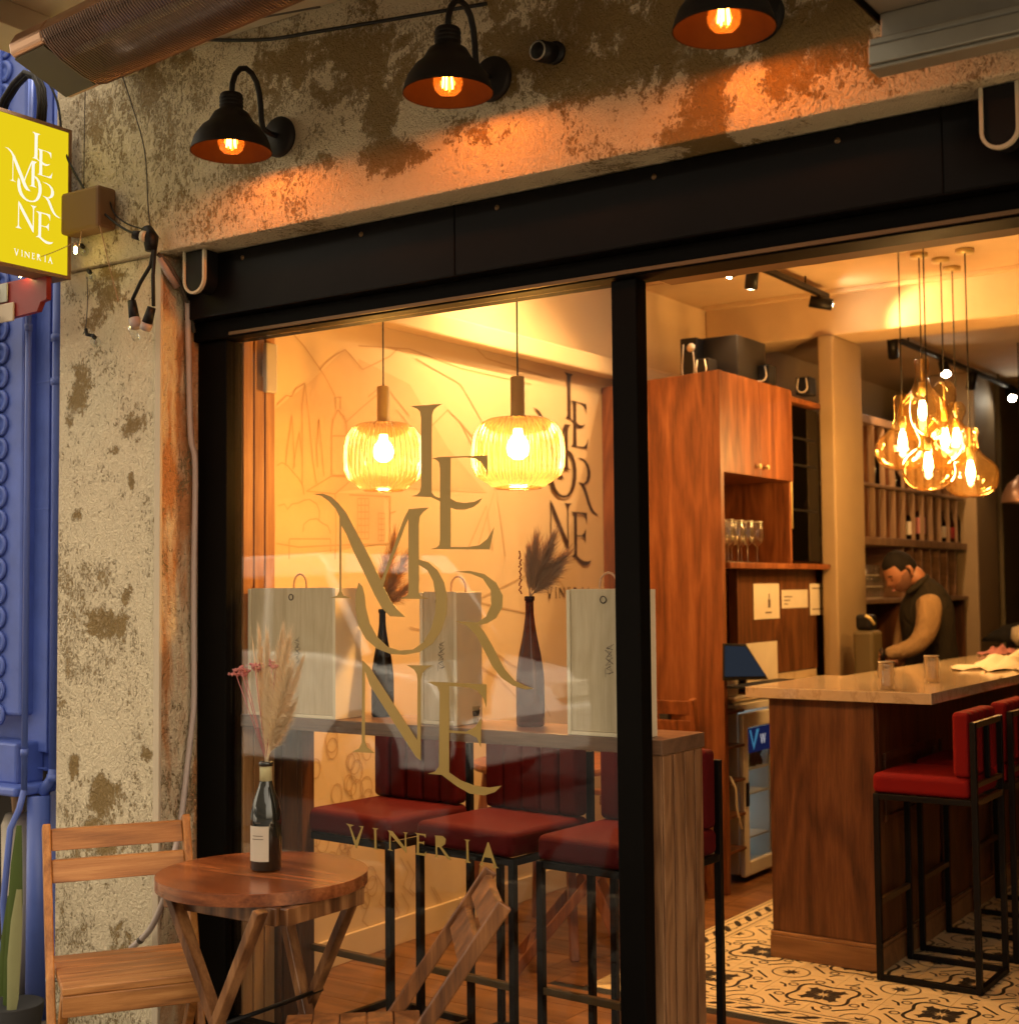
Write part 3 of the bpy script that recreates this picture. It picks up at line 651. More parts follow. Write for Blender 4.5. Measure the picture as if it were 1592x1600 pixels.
# --- lit blade sign
sx = -3.88
e0, e1 = aX(103, 200, sx), aX(113, 436, sx); yR = (e0.y+e1.y)/2+.005; zT = aX(50, 184, sx).z; zB = aX(55, 426, sx).z; yL = yR-.42
sg = thing('blade_sign', 'lit yellow blade sign with white serif lettering on the left pillar', 'sign', (sx-.05, (yL+yR)/2, zB))
build(MB().box(sx-.09, sx-.002, yL, yR, zB, zT), 'case', m_brown, sg, bev=.003)
build(MB().box(sx-.0015, sx+.002, yL+.012, yR-.012, zB+.012, zT-.012), 'lit_face', m_signface, sg)
for (a0, a1, b0, b1) in ((yL, yL+.012, zB, zT), (yR-.012, yR, zB, zT), (yL+.013, yR-.013, zB, zB+.012), (yL+.013, yR-.013, zT-.012, zT)): build(MB().box(sx-.001, sx+.006, a0, a1, b0, b1), 'edge_trim', m_brown, sg)
q0, q1, q2 = aX(6, 300, sx).y, aX(94, 300, sx).y, None
zt_, zb2 = aX(52, 206, sx).z, aX(60, 408, sx).z
for i, g in enumerate(LN): build(MB().poly([(sx+.0022+.0009*(i % 5), q0+(q1-q0)*a, zb2+(zt_-zb2)*b) for a, b in g], (.0006, 0, 0)), 'letter', m_signletter, sg)
# bracket box between the sign and the wall
b0 = aY(112, 330, 3.02); b1 = aY(172, 333, 3.02)
t = thing('sign_mounting_box', 'brown box that holds the yellow sign off the stucco', 'box', ((b0.x+b1.x)/2, 3.0, b0.z-.1))
build(MB().box(sx+.0065, b1.x, 2.97, 3.048, aY(140, 362, 3.0).z, aY(140, 296, 3.0).z), 'box_body', m_brown, t, bev=.012)
# --- neighbour's blue facade
nb = thing('blue_building', 'neighbouring building front painted blue with pilaster and scalloped moulding', 'building', (-4.3, 3.2, 0))
build(MB().box(-6.5, -4.001, 3.20, 3.5, .85, 5.2), 'wall', m_blue, nb)
def bx(px, yy, z0=1.3): return aY(px, 900, yy).x
build(MB().box(-6.4, bx(34, 3.12), 3.12, 3.199, 1.05, 5.2), 'pilaster', m_blue, nb, bev=.012)
build(MB().box(bx(44, 3.17), bx(74, 3.17), 3.172, 3.199, .92, 4.6), 'panel', m_blue, nb, bev=.004)
for z in (aY(60, 597, 3.17).z, aY(60, 795, 3.17).z, aY(60, 1200, 3.17).z): build(MB().box(bx(43, 3.17), bx(75, 3.17), 3.1695, 3.1722, z-.003, z+.003), 'panel_joint', m_blue2, nb)
zz = 1.05
while zz < 4.4:
    build(MB().lathe([(.012, .0), (.040, .0), (.042, .008), (.036, .014), (.026, .012), (.018, .006), (.0, .012)], (bx(2, 3.10)-.034, 3.12, zz), 16, (0, -1, 0)), 'scallop', m_blue2, nb); zz += .088
build(MB().box(-6.4, bx(4, 3.09)-.06, 3.09, 3.119, 1.05, 5.2), 'inner_strip', m_blue, nb, bev=.01)
build(MB().box(-6.4, bx(28, 3.08), 3.08, 3.199, aY(20, 1235, 3.0).z, aY(20, 1168, 3.0).z), 'pilaster_base', m_blue, nb, bev=.01)
zs = aY(20, 1238, 2.95).z
build(MB().box(-6.4, bx(34, 3.04), 3.02, 3.199, zs-.035, zs-.002), 'sill', m_blue2, nb, bev=.01)
build(MB().box(-6.5, -4.35, 3.45, 3.6, 0, .85), 'lower_wall', m_darkroom, nb)
build(MB().box(-4.20, -4.001, 3.20, 3.5, 0, .848), 'lower_pier', m_blue, nb)
def pipe(px, r, yy, z0, z1, name, lab, clamps=(), parts=True):
    x = bx(px, yy); t = thing('downpipe', lab, 'pipe', (x, yy, z0), group='painted pipes on the blue facade')
    build(MB().tube([(x, yy, z0), (x, yy, z1)], r, 14), 'pipe', m_blue2, t)
    for cz in clamps: build(MB().tube([(x, yy, cz-.012), (x, yy, cz+.012)], r*1.28, 14), 'clamp', m_blue2, t)
    return t
zc = lambda py, yy: aY(80, py, yy).z
p1 = pipe(88, .021, 3.16, zc(1200, 3.16), 3.4, '', 'blue painted downpipe running beside the stucco pillar', (zc(598, 3.16), zc(530, 3.16), zc(1215, 3.16)))
x = bx(88, 3.16)
build(MB().tube([(x, 3.16, zc(1200, 3.16)), (x-.004, 3.155, zc(1215, 3.16)), (x-.03, 3.13, zc(1240, 3.16))], .020, 12), 'elbow', m_blue2, p1)
p2 = pipe(64, .040, 3.12, .0, zc(1246, 3.12), '', 'wide blue cast pipe standing behind the wooden chair', ())
p3 = pipe(41, .0105, 3.03, zc(1240, 3.03), 3.4, '', 'thin blue conduit between pilaster and wall panel', (zc(505, 3.03), zc(1180, 3.03)))
x = bx(41, 3.03)
build(MB().tube([(x, 3.03, zc(1240, 3.03)), (x-.012, 3.02, zc(1270, 3.03)), (x-.02, 2.99, zc(1300, 3.03)), (x-.012, 2.96, zc(1420, 3.0)), (x+.0, 2.96, zc(1480, 2.96)), (x-.03, 2.95, zc(1530, 2.96)), (x-.04, 2.95, 0.)], .011, 10), 'lower_run', m_blue2, p3)
# plant with long leaf and stored goods in the dark opening
pl = thing('potted_plant', 'plant with long green blades at the foot of the blue facade', 'plant', (aY(20, 1590, 2.9).x, 2.9, .0))
def blade(pts, w, mat, parent):
    m = MB(); vs = []; n = len(pts)
    for i, p in enumerate(pts):
        k = math.sin(math.pi*min(1, (i+.4)/(n-.2)))**.7; d = cr*w*k/2; vs += [Vector(p)-d, Vector(p)+fwd*(-.008*k), Vector(p)+d]
    m.add(vs, [(3*i+j, 3*i+j+1, 3*i+j+4, 3*i+j+3) for i in range(n-1) for j in (0, 1)], 0, True); build(m, 'leaf', mat, parent, fix=False)
blade([aY(x, y, 2.9) for x, y in ((8, 1600), (14, 1530), (20, 1470), (24, 1410), (26, 1350), (30, 1290))], .05, m_leaf, pl)
blade([aY(x, y, 2.88) for x, y in ((14, 1620), (20, 1560), (22, 1500), (26, 1440), (30, 1390))], .045, m_leafpale, pl)
blade([aY(x, y, 2.95) for x, y in ((2, 1620), (4, 1540), (10, 1470), (16, 1400))], .04, m_leaf, pl)
build(MB().lathe([(.0, 0), (.08, 0), (.10, .14), (.09, .14), (.0, .12)], (pl.location.x, 2.9, 0), 20), 'pot', m_tyre, pl)
gx = aY(14, 1400, 3.25)
t = thing('white_planter', 'dim white vase in the dark opening behind the leaves', 'vase', (gx.x-.02, 3.3, 0))
build(MB().lathe([(0, 0), (.05, 0), (.055, .35), (.06, .62), (.045, .66), (0, .66)], (gx.x-.02, 3.3, 0.), 20), 'vase_body', m_white, t)
build(MB().lathe([(.02, .66), (.028, .74), (.04, .78), (.02, .86)], (gx.x-.02, 3.3, 0.), 16), 'dry_top', m_pampasd, t)
# red and cream sign of the neighbour
r0, r1 = aY(-60, 470, 2.95), aY(80, 470, 2.95); zt1, zb1 = aY(40, 438, 2.95).z, aY(40, 492, 2.95).z
t = thing('neighbour_sign', 'red and cream sign under the yellow one on the blue facade', 'sign', ((r0.x+r1.x)/2, 2.95, zb1))
build(MB().poly([(r0.x, 2.93, zt1), (r1.x, 2.93, zt1+.0), (r1.x, 2.93, zb1+.035), (r1.x-.03, 2.93, zb1+.03), (r1.x-.05, 2.93, zb1), (r0.x, 2.93, zb1-.02)], (0, .02, 0)), 'red_board', m_redsign, t)
s1 = aY(12, 445, 2.925); build(MB().box(s1.x-.1, s1.x, 2.922, 2.9285, zt1-.07, zt1-.003), 'grey_patch', m_alu, t, bev=.01)
s2 = aY(22, 480, 2.925); build(MB().box(s2.x-.12, s2.x, 2.921, 2.9285, zb1-.02, zb1+.045), 'cream_patch', m_signcream, t, bev=.004)
for q in (aY(24, 560, 3.0), ): build(MB().tube([(q.x, 2.915, zb1+.1), (q.x+.0, 2.91, zb1-.04), (q.x+.008, 2.91, zb1-.10), (q.x+.02, 2.91, zb1-.125), (q.x+.028, 2.91, zb1-.10), (q.x+.03, 2.91, zb1-.0)], .005, 8), 'hook', m_cable, t)
# coiled cables behind the sign
t = thing('coiled_cable', 'thick black cables looped above the yellow sign', 'cable', (aY(40, 150, 2.95).x, 3.0, aY(40, 180, 2.95).z))
for i, (dx, dy) in enumerate(((0, 0), (7, 6), (14, 3))):
    build(MB().tube([aY(x+dx*.6, y+dy, 2.93+i*.02) for x, y in ((-6, 185), (4, 155), (20, 130), (38, 112), (52, 116), (60, 135), (62, 160), (60, 190))], .0085, 10), 'loop', m_cable, t)
# wires and cables on the facade
def wire(pts, yy, r, mat, label, cat='wire', name='hanging_wire', extra=None):
    m = MB(); P = []
    for i, q in enumerate(pts):
        P.append(aY(q[0], q[1], q[2] if len(q) > 2 else yy))
    # smooth
    Q = []
    for i in range(len(P)-1):
        a = P[max(i-1, 0)]; b = P[i]; c_ = P[i+1]; d = P[min(i+2, len(P)-1)]
        for k in range(5):
            u = k/5; Q.append(.5*((2*b)+(c_-a)*u+(2*a-5*b+4*c_-d)*u*u+(3*b-a-3*c_+d)*u**3))
    Q.append(P[-1]); return tag(build(m.tube(Q, r, 7), name, mat), label, cat)
wire([(70, 118), (90, 160), (100, 230), (120, 275), (150, 320), (190, 355), (222, 368)], 3.0, .0042, m_cable, 'black cable sagging from the heater to the round plug', 'cable')
wire([(134, 100), (132, 200), (131, 290)], 3.0, .0018, m_wire, 'thin dark wire hanging straight above the brown sign box')
wire([(186, 103), (205, 160), (226, 235), (232, 330), (240, 390), (243, 410)], 3.02, .0022, m_wire, 'thin dark wire with a kink beside the left wall lamp')
wire([(138, 302), (155, 350), (172, 420), (185, 470)], 2.98, .0016, m_copperwire, 'thin copper wire crossing the top of the pillar')
wire([(172, 315), (180, 335), (200, 350), (225, 358)], 3.02, .0025, m_cable, 'short black lead from the brown box to the plug')
wire([(134, 300), (130, 340), (124, 385)], 2.98, .0014, m_copperwire, 'fine copper wire under the brown box')
wire([(136, 432), (137, 470), (134, 510), (130, 522)], 3.04, .0018, m_wire, 'thin dark wire linking the two lower globe bulbs')
wire([(0, 418), (40, 408), (80, 395), (118, 378)], 2.90, .0014, m_copperwire, 'fairy light wire drooping across the foot of the yellow sign')
wire([(262, 59), (400, 62), (500, 48), (640, 25), (760, 5)], 3.03, .0055, m_cable, 'black cable stretched along the top of the stucco lintel', 'cable')
wire([(285, 46), (400, 28), (500, 10)], 2.9, .003, m_wire, 'thin cable running along the soffit edge', 'cable')
# fairy bulbs
for (px, py, yy, lab) in ((118, 390, 2.95, 'tiny lit fairy bulb at the right edge of the yellow sign'), (32, 427, 2.9, 'tiny lit fairy bulb under the yellow sign')):
    p = aY(px, py, yy); t = thing('fairy_bulb', lab, 'fairy light', p)
    build(MB().lathe([(.0, .012), (.004, .010), (.0065, -.002), (.004, -.012), (0, -.014)], p, 12), 'glow', m_fairy, t); build(MB().lathe([(.0, .024), (.004, .024), (.004, .0125), (.0, .0125)], p, 10), 'cap', m_copperwire, t)
# clear globe bulbs on the pillar
for (px, py, lab) in ((131, 392, 'clear globe bulb on stucco under the brown box, uppermost of three'), (142, 432, 'clear globe bulb at the lintel edge, middle of three'), (149, 534, 'clear globe bulb on the pillar, lowest of three')):
    p = aY(px, py, 3.03); t = thing('globe_bulb', lab, 'bulb', p, group='small clear globe bulbs on the pillar')
    build(MB().lathe([(0, .017), (.010, .014), (.017, .004), (.017, -.005), (.010, -.015), (0, -.018)], p, 18), 'globe', m_clear, t)
    build(MB().tube([p+Vector((-.003, 0, .014)), p+Vector((-.018, .004, .024))], .0075, 10), 'socket', m_blackplastic, t)
    build(MB().lathe([(0, .008), (.005, .004), (.005, -.006), (0, -.010)], p, 10), 'filament', m_alu, t)
    if py > 500: build(MB().tube([p+Vector((-.018, .004, .024)), p+Vector((-.045, .0, .03)), p+Vector((-.05, 0, .05))], .006, 8), 'socket_tail', m_blackplastic, t)
# plug cluster with two hanging sockets
c = aY(230, 372, 2.99)
t = thing('hanging_sockets', 'black plug with two empty bulb sockets hanging on the pillar corner', 'light fitting', c-Vector((0, 0, .2)))
build(MB().tube([aY(207, 366, 2.96), aY(222, 369, 2.98)], [.013, .017], 14), 'plug', m_blackplastic, t)
build(MB().tube([aY(222, 369, 2.98), aY(229, 370, 2.985)], .019, 14), 'plug_ring', m_cream, t)
build(MB().tube([aY(229, 358, 3.0), aY(236, 372, 3.0), aY(236, 392, 3.0)], [.02, .026, .018], 14), 'junction', m_blackplastic, t)
for pts in (((240, 390), (235, 415), (220, 440), (207, 468)), ((242, 390), (239, 430), (240, 478))):
    build(MB().tube([aY(x, y, 2.98) for x, y in pts], .0062, 8), 'cord', m_cable, t)
for (a, b, e) in (((206, 470), (210, 498), (213, 512)), ((237, 480), (230, 504), (226, 515))):
    s_ = build(MB().tube([aY(*a, 2.98), aY(*b, 2.98)], [.0135, .0175], 16), 'socket', m_blackplastic, t)
    build(MB().tube([aY(*b, 2.98), aY(*e, 2.98)], [.0195, .018], 16), 'ceramic_ring', m_conduit, s_)
build(MB().tube([aY(205, 512, 2.99), aY(214, 530, 2.99)], .012, 10), 'glass_stub', m_clear, t)
# conduit and hose along the reveal
def xr(px, py, X=-3.455): return aX(px, py, X)
cd = thing('conduit', 'dark conduit bend at the head of the pillar reveal', 'conduit', xr(270, 460))
build(MB().tube([aY(246, 396, 3.03), aY(262, 410, 3.06), xr(280, 440, -3.44), xr(296, 480), xr(303, 520)], .007, 10), 'cable_bend', m_wire, cd)
build(MB().tube([aY(250, 402, 3.04), aY(262, 425, 3.07), xr(277, 448, -3.45)], .012, 10), 'sleeve', m_conduit, cd)
hs_ = thing('hose', 'pale plastic hose running down the reveal and out behind the wooden chair', 'hose', xr(296, 1300))
P = [xr(293, 470), xr(295, 560), xr(298, 680), xr(305, 730, -3.45), xr(303, 900), xr(303, 1000), xr(303, 1100), xr(297, 1160), xr(288, 1240), xr(280, 1300, -3.45), aY(270, 1345, 3.03), aY(258, 1400, 3.03), aY(235, 1452, 3.03), aY(205, 1482, 3.035)]
Q = []
for i in range(len(P)-1):
    a = P[max(i-1, 0)]; b = P[i]; c_ = P[i+1]; d = P[min(i+2, len(P)-1)]
    for k in range(5):
        u = k/5; Q.append(.5*((2*b)+(c_-a)*u+(2*a-5*b+4*c_-d)*u*u+(3*b-a-3*c_+d)*u**3))
Q.append(P[-1]); build(MB().tube(Q, .0098, 12), 'hose_run', m_hose, hs_)
build(MB().tube([aY(222, 1467, 3.033), aY(218, 1471, 3.033)], .0115, 12), 'hose_clip', m_wire, hs_)

# --- folding table
TX, TY = -2.737, 2.782
tb = thing('folding_table', 'round wooden folding table in front of the shop window', 'table', (TX, TY, 0))
rt = .287; cuts = [-.287, -.178, -.066, .045, .150, .287]
for a_, b_ in zip(cuts, cuts[1:]):          # glued boards cut to a disc
    n_ = 18; U = [max(-rt, min(rt, v)) for v in (a_, b_)]
    t0, t1 = math.asin(U[0]/rt), math.asin(U[1]/rt); arc = [t0+(t1-t0)*k/n_ for k in range(n_+1)]
    pts = [(rt*math.cos(q), rt*math.sin(q)) for q in arc] + [(-rt*math.cos(q), rt*math.sin(q)) for q in reversed(arc)]
    cl = []
    for p_ in pts:
        if not cl or (Vector(p_)-Vector(cl[-1])).length > 1e-4: cl.append(p_)
    if (Vector(cl[0])-Vector(cl[-1])).length < 1e-4: cl.pop()
    ca_, sa_ = math.cos(R(8)), math.sin(R(8))
    build(MB().poly([(TX+x*ca_-y*sa_, TY+x*sa_+y*ca_, .6925) for x, y in cl], (0, 0, .033)), 'board', m_tabletop, tb, bev=.0022)
ax = [(-2.93, -2.50)]
for yy, xa, xb, xc, xd in ((2.60, (-2.868, -2.486), (-2.517, -2.867), -2.915, -2.50), (2.90, (-2.822, -2.61), (-2.53, -2.89), -2.90, -2.50)):
    build(MB().bar((xc, yy, .668), (xd, yy, .668), .026, .046), 'apron_rail', m_legwood, tb, bev=.003)
    o1 = -.0245 if yy < 2.7 else .0245
    build(MB().bar((xa[0], yy+o1, .69), (xa[1], yy+o1, .0), .022, .040, (0, 1, 0)), 'leg', m_legwood, tb, bev=.003)
    build(MB().bar((xb[0], yy+o1*1.95, .69), (xb[1], yy+o1*1.95, .0), .022, .040, (0, 1, 0)), 'leg', m_legwood, tb, bev=.003)
build(MB().bar((-2.485, 2.60, .668), (-2.485, 2.90, .668), .026, .044), 'cross_rail', m_legwood, tb, bev=.003)
build(MB().tube([(-2.69, 2.53, .37), (-2.69, 2.97, .37)], .006, 10), 'pivot_rod', m_blackplastic, tb)
# --- folding chairs
def folding_chair(name, label, loc, rz, sc=1., ty=.20, w=.19, m1=None, m2=None):
    t = thing(name, label, 'chair', loc, rz, 'wooden folding chairs'); t['org'] = (0, 0, 0); t.scale = (sc, sc, sc)
    m1 = m1 or m_chairwood; m2 = m2 or m_chairwood_x; kw = dict(world=False)
    yf = -.20
    for s in (-1, 1):
        build(MB().bar((s*w, yf, 0), (s*w, ty, .80), .022, .036, (0, 1, 0)), 'leg', m1, t, bev=.004, **kw)
        build(MB().bar((s*(w-.026), .22, 0), (s*(w-.026), -.14, .425), .022, .034, (0, 1, 0)), 'leg', m1, t, bev=.004, **kw)
        build(MB().box(s*(w-.052)-.011, s*(w-.052)+.011, -.155, .17, .392, .428), 'seat_rail', m1, t, bev=.003, **kw)
        q = build(MB().tube([(s*(w+.012), yf+(ty-yf)*.53, .425), (s*(w-.05), yf+(ty-yf)*.53, .425)], .006, 8), 'bolt', m_alu, t, **kw)
    def yb(z): return yf+(ty-yf)*z/.80
    for z0, z1 in ((.735, .79), (.655, .712)):
        a, b = yb(z0), yb(z1); d = .009
        build(MB().add([(-w+.012, a-d, z0), (w-.012, a-d, z0), (w-.012, b-d, z1), (-w+.012, b-d, z1), (-w+.012, a+d, z0), (w-.012, a+d, z0), (w-.012, b+d, z1), (-w+.012, b+d, z1)],
              [(0, 1, 2, 3), (7, 6, 5, 4), (0, 4, 5, 1), (1, 5, 6, 2), (2, 6, 7, 3), (3, 7, 4, 0)]), 'back_slat', m2, t, bev=.003, **kw)
    for i in range(5):
        y0 = -.17+i*.0685; build(MB().box(-w+.015, w-.015, y0, y0+.066, .429, .449), 'seat_slat', m2, t, bev=.003, **kw)
    build(MB().box(-w+.016, w-.016, -.172, -.152, .375, .4285), 'front_rail', m2, t, bev=.003, **kw)
    build(MB().bar((-w+.03, .165, .065), (w-.03, .165, .065), .02, .03), 'stretcher', m1, t, bev=.003, **kw)
    build(MB().bar((-w+.012, -.135, .13), (w-.012, -.135, .13), .02, .03), 'stretcher', m1, t, bev=.003, **kw)
    return t
folding_chair('folding_chair', 'light brown wooden folding chair between the pillar and the round table', (-3.087, 2.605, 0), R(57), 1.033, .20, .19)
folding_chair('folding_chair', 'dark weathered folding chair leaning right of the round table', (-2.216, 2.553, 0), R(-50), .97, .36, .20, m_darkwood, m_darkwood)
# --- table bottle with dried flowers
def wine_bottle(name, label, p, mat, H=.30, r=.038, prof=None, foil=None, lab=None, grp=None, labang=None):
    t = thing(name, label, 'bottle', p, group=grp)
    prof = prof or [(0, .0), (.9, .0), (1., .012), (1., .62), (.92, .67), (.62, .76), (.40, .83), (.37, .86), (.37, .965), (.42, .966), (.42, .995), (.33, 1.), (.30, .97)]
    build(MB().lathe([(a*r, b*H) for a, b in prof], p, 28), 'glass_body', mat, t)
    if foil: build(MB().lathe([(.385*r, foil[0]*H), (.40*r, foil[0]*H), (.385*r, foil[1]*H)], p, 24), 'foil', m_foil, t)
    if lab:
        m = MB(); n = 10; a0 = labang or math.atan2(-p[1], -p[0]); vs = []
        for k in range(n+1):
            a = a0 + (k/n-.5)*lab[2]
            for z in (lab[0]*H, lab[1]*H): vs.append(Vector(p)+Vector((math.cos(a)*(r+.0008), math.sin(a)*(r+.0008), z)))
        build(m.add(vs, [(2*k, 2*k+2, 2*k+3, 2*k+1) for k in range(n)], 0, True), 'label', m_label, t, fix=False)
        m = MB()
        for (z0, w0) in ((.33, .5), (.45, .3), (.30, .55)):
            vs = []
            for k in range(n+1):
                a = a0 + (k/n-.5)*lab[2]*w0
                for z in (z0*H, z0*H+.0018): vs.append(Vector(p)+Vector((math.cos(a)*(r+.0014), math.sin(a)*(r+.0014), z)))
            m.add(vs, [(2*k, 2*k+2, 2*k+3, 2*k+1) for k in range(n)], 0, True)
        build(m, 'label_print', m_ink, t, fix=False)
    return t
bp = (-2.742, 2.80, .7258)
wine_bottle('wine_bottle', 'black wine bottle with pale foil and label on the round table', bp, m_wine, .297, .043,
            [(0, .02), (.80, .0), (1., .02), (1., .45), (.97, .52), (.80, .64), (.50, .76), (.38, .83), (.36, .90), (.36, .955), (.46, .957), (.46, .99), (.40, 1.), (.32, .99), (.30, .9)], (.80, .955), (.10, .42, 1.45), labang=math.atan2(-2.8, 2.74)-.55)
def filaments(m, root, tip, n, spread, ln, w=.0011, droop=.5, rnd=random):
    root, tip = Vector(root), Vector(tip); ax_ = (tip-root); d = ax_.normalized(); x = d.orthogonal().normalized(); y = d.cross(x)
    for i in range(n):
        u = rnd.random()**.9; p = root+ax_*u*.97; a = rnd.random()*2*math.pi; env = math.sin(math.pi*min(1, .22+u*.74))**.7
        k = spread*env*rnd.random()**.6; out = x*math.cos(a)+y*math.sin(a); l_ = ln*(.35+rnd.random()*.9)
        mid = p+d*l_*.55+out*k*.45; q = p+d*l_*(.9+rnd.random()*.3)+out*k; q.z -= droop*k*rnd.random()*.8
        sd_ = (q-p).cross(Vector((rnd.gauss(0, 1), rnd.gauss(0, 1), rnd.gauss(0, 1)))).normalized()*w*.5*(.6+rnd.random()*.8)
        m.add([p-sd_, p+sd_, mid+sd_*.8, mid-sd_*.8, q], [(0, 1, 2, 3), (3, 2, 4)])
def bunch(name, label, neck, plumes, mats, extra=None, n=420):
    t = thing(name, label, 'dried flowers', neck)
    for i, (tip, spread, ln, mi) in enumerate(plumes):
        tip = Vector(tip); nk = Vector(neck); mid = nk+(tip-nk)*.3
        build(MB().tube([nk-Vector((0, 0, .05)), nk+(tip-nk)*.1, mid, tip], .0014, 5), 'stem', mats[mi], t)
        m = MB(); filaments(m, nk+(tip-nk)*.16, tip, n, spread, ln); build(m, 'plume', mats[mi], t, fix=False)
    return t
nk = Vector((bp[0], bp[1], bp[2]+.297))
fy = 2.80
fl = bunch('dried_flower_bunch', 'cream pampas and pink dried flowers standing in the table bottle', nk,
      [(aY(450, 1005, fy-.02), .050, .06, 0), (aY(452, 1050, fy-.05), .055, .06, 0), (aY(440, 1000, fy), .035, .06, 0), (aY(468, 1045, fy+.02), .020, .05, 0), (aY(405, 1000, fy+.03), .020, .06, 0), (aY(417, 1005, fy), .024, .05, 0), (aY(395, 1005, fy), .005, .03, 0),
       (aY(455, 1110, fy-.01), .030, .05, 0), (aY(420, 1060, fy-.01), .022, .04, 0)], [m_pampas], n=1300)
random.seed(11)
for (px, py) in ((376, 1045), (368, 1052), (383, 1052), (398, 1040), (404, 1045), (425, 1038), (431, 1042)):
    tip = aY(px, py, fy+random.uniform(-.02, .03)); build(MB().tube([nk, nk+(tip-nk)*.5+Vector((0, 0, .004)), tip], .0012, 5), 'stem', m_pink, fl)
    m = MB()
    for k in range(26):
        q = tip+Vector((random.gauss(0, .008), random.gauss(0, .008), random.gauss(.0, .0045))); s = .0028+random.random()*.002
        m.lathe([(0, s), (s, 0), (0, -s)], q, 5, sm=False); 
    build(m, 'flower_head', m_pink, fl)
for (px, py) in ((424, 1065), (420, 1090)):
    tip = aY(px, py, fy+.01); m = MB()
    build(MB().tube([nk, tip], .0012, 5), 'stem', m_redstem, fl)
    filaments(m, nk+(tip-nk)*.1, tip, 160, .012, .016); build(m, 'seed_spray', m_redstem, fl, fix=False)

# ================================================================== THINGS ON THE WINDOW COUNTER
CT = 1.0852
def wine_crate(px0, px1, yy, dep, H, label, skew=0., rope=True):
    a = aY(px0, 1100, yy); b = aY(px1, 1100, yy); x0, x1 = a.x, b.x
    t = thing('wooden_wine_box', label, 'wooden box', ((x0+x1)/2, yy+dep/2, CT), group='pale wooden wine boxes on the window counter')
    th = .012
    build(MB().box(x0+th, x1-th, yy+.004, yy+.013, CT+th, CT+H), 'sliding_lid', m_palewood, t, bev=.001)
    build(MB().box(x0, x0+th-.0005, yy, yy+dep, CT, CT+H-.002), 'side', m_palewood2, t, bev=.0015)
    build(MB().box(x1-th+.0005, x1, yy, yy+dep, CT, CT+H-.002), 'side', m_palewood2, t, bev=.0015)
    build(MB().box(x0+th, x1-th, yy, yy+dep, CT, CT+th-.001), 'bottom', m_palewood2, t, bev=.0015)
    build(MB().box(x0+th, x1-th, yy+.014, yy+dep, CT+H-.014, CT+H-.003), 'end', m_palewood, t, bev=.0015)
    build(MB().box(x0+th, x1-th, yy+dep-.01, yy+dep-.001, CT+th, CT+H-.015), 'back', m_palewood, t, bev=.0015)
    xc = x0+(x1-x0)*.57; m = MB(); random.seed(int(px0)); pts = []
    for k in range(26): pts.append((xc+.012*math.sin(k*1.9)+random.uniform(-.004, .004), yy+.0032, CT+H*.42+k*.0032+.007*math.sin(k*2.7)))
    m.strip(pts, .0018, (0, 1, 0)); m.strip([(xc-.012, yy+.0032, CT+H*.40), (xc-.014, yy+.0032, CT+H*.46)], .0012, (0, 1, 0)); build(m, 'handwritten_mark', m_ink, t, fix=False)
    xh = (x0+x1)/2; build(MB().lathe([(.008, 0), (.011, .0015), (.008, .002)], (xh, yy+.0035, CT+H-.03), 16, (0, -1, 0)), 'thumb_notch', m_ink, t)
    if rope: build(MB().tube([(xh+rope-.028+.0, yy+dep*.6, CT+H-.01)] + [(xh+rope-.028*math.cos(math.pi*k/8), yy+dep*.6, CT+H+.01+.035*math.sin(math.pi*k/8)) for k in range(9)] + [(xh+rope+.028, yy+dep*.6, CT+H-.01)], .0035, 8), 'rope_handle', m_pampasd, t)
wine_crate(387, 524, 3.30, .13, .415, 'pale wooden wine box at the left end of the window counter', rope=-.03)
wine_crate(656, 714, 3.335, .13, .400, 'narrow pale wooden wine box between the two dried grass bottles', rope=.02)
wine_crate(886, 1003, 3.298, .085, .405, 'pale wooden wine box behind the black post at the counter end', rope=-.01)
tall = [(0, .02), (.85, .0), (1., .015), (1., .30), (.97, .40), (.78, .55), (.50, .70), (.36, .80), (.30, .86), (.29, .96), (.36, .965), (.36, .995), (.28, 1.), (.25, .95)]
g1 = (aY(598, 1120, 3.46).x, 3.46, CT); g2 = (aY(829, 1135, 3.44).x, 3.44, CT)
wine_bottle('glass_bottle', 'tall dark bottle of dried grass left of the narrow wooden box', g1, m_bottle, .345, .0365, tall, grp='tall bottles on the window counter')
wine_bottle('glass_bottle', 'tall brown bottle of dried grass right of the narrow wooden box', g2, m_bottleamber, .385, .0425, tall, grp='tall bottles on the window counter')
n1 = Vector(g1)+Vector((0, 0, .34)); n2 = Vector(g2)+Vector((0, 0, .38))
bunch('dried_grass_bunch', 'golden dried grass fanning out of the left counter bottle', n1, [(aY(614, 850, 3.46), .045, .07, 0), (aY(630, 880, 3.44), .05, .07, 0), (aY(602, 885, 3.47), .045, .06, 0), (aY(640, 915, 3.45), .04, .05, 0), (aY(610, 910, 3.44), .05, .06, 0)], [m_pampasg], n=1000)
b2 = bunch('dried_grass_bunch', 'smoky brown dried grass fanning out of the right counter bottle', n2, [(aY(836, 858, 3.44), .045, .07, 0), (aY(858, 855, 3.42), .05, .08, 0), (aY(874, 878, 3.45), .05, .07, 0), (aY(848, 880, 3.46), .05, .06, 0), (aY(864, 898, 3.43), .04, .06, 0), (aY(826, 870, 3.43), .022, .05, 0)], [m_pampasd], n=1100)
m = MB()
for k in range(26):
    p = aY(813+random.uniform(-2, 2), 862+k*2.6, 3.44); m.lathe([(0, .004), (.0035, 0), (0, -.004)], p, 5, sm=False)
build(m, 'seed_head', m_redstem, b2)
g = aY(740, 1131, 3.43); g = Vector((g.x, 3.43, CT))
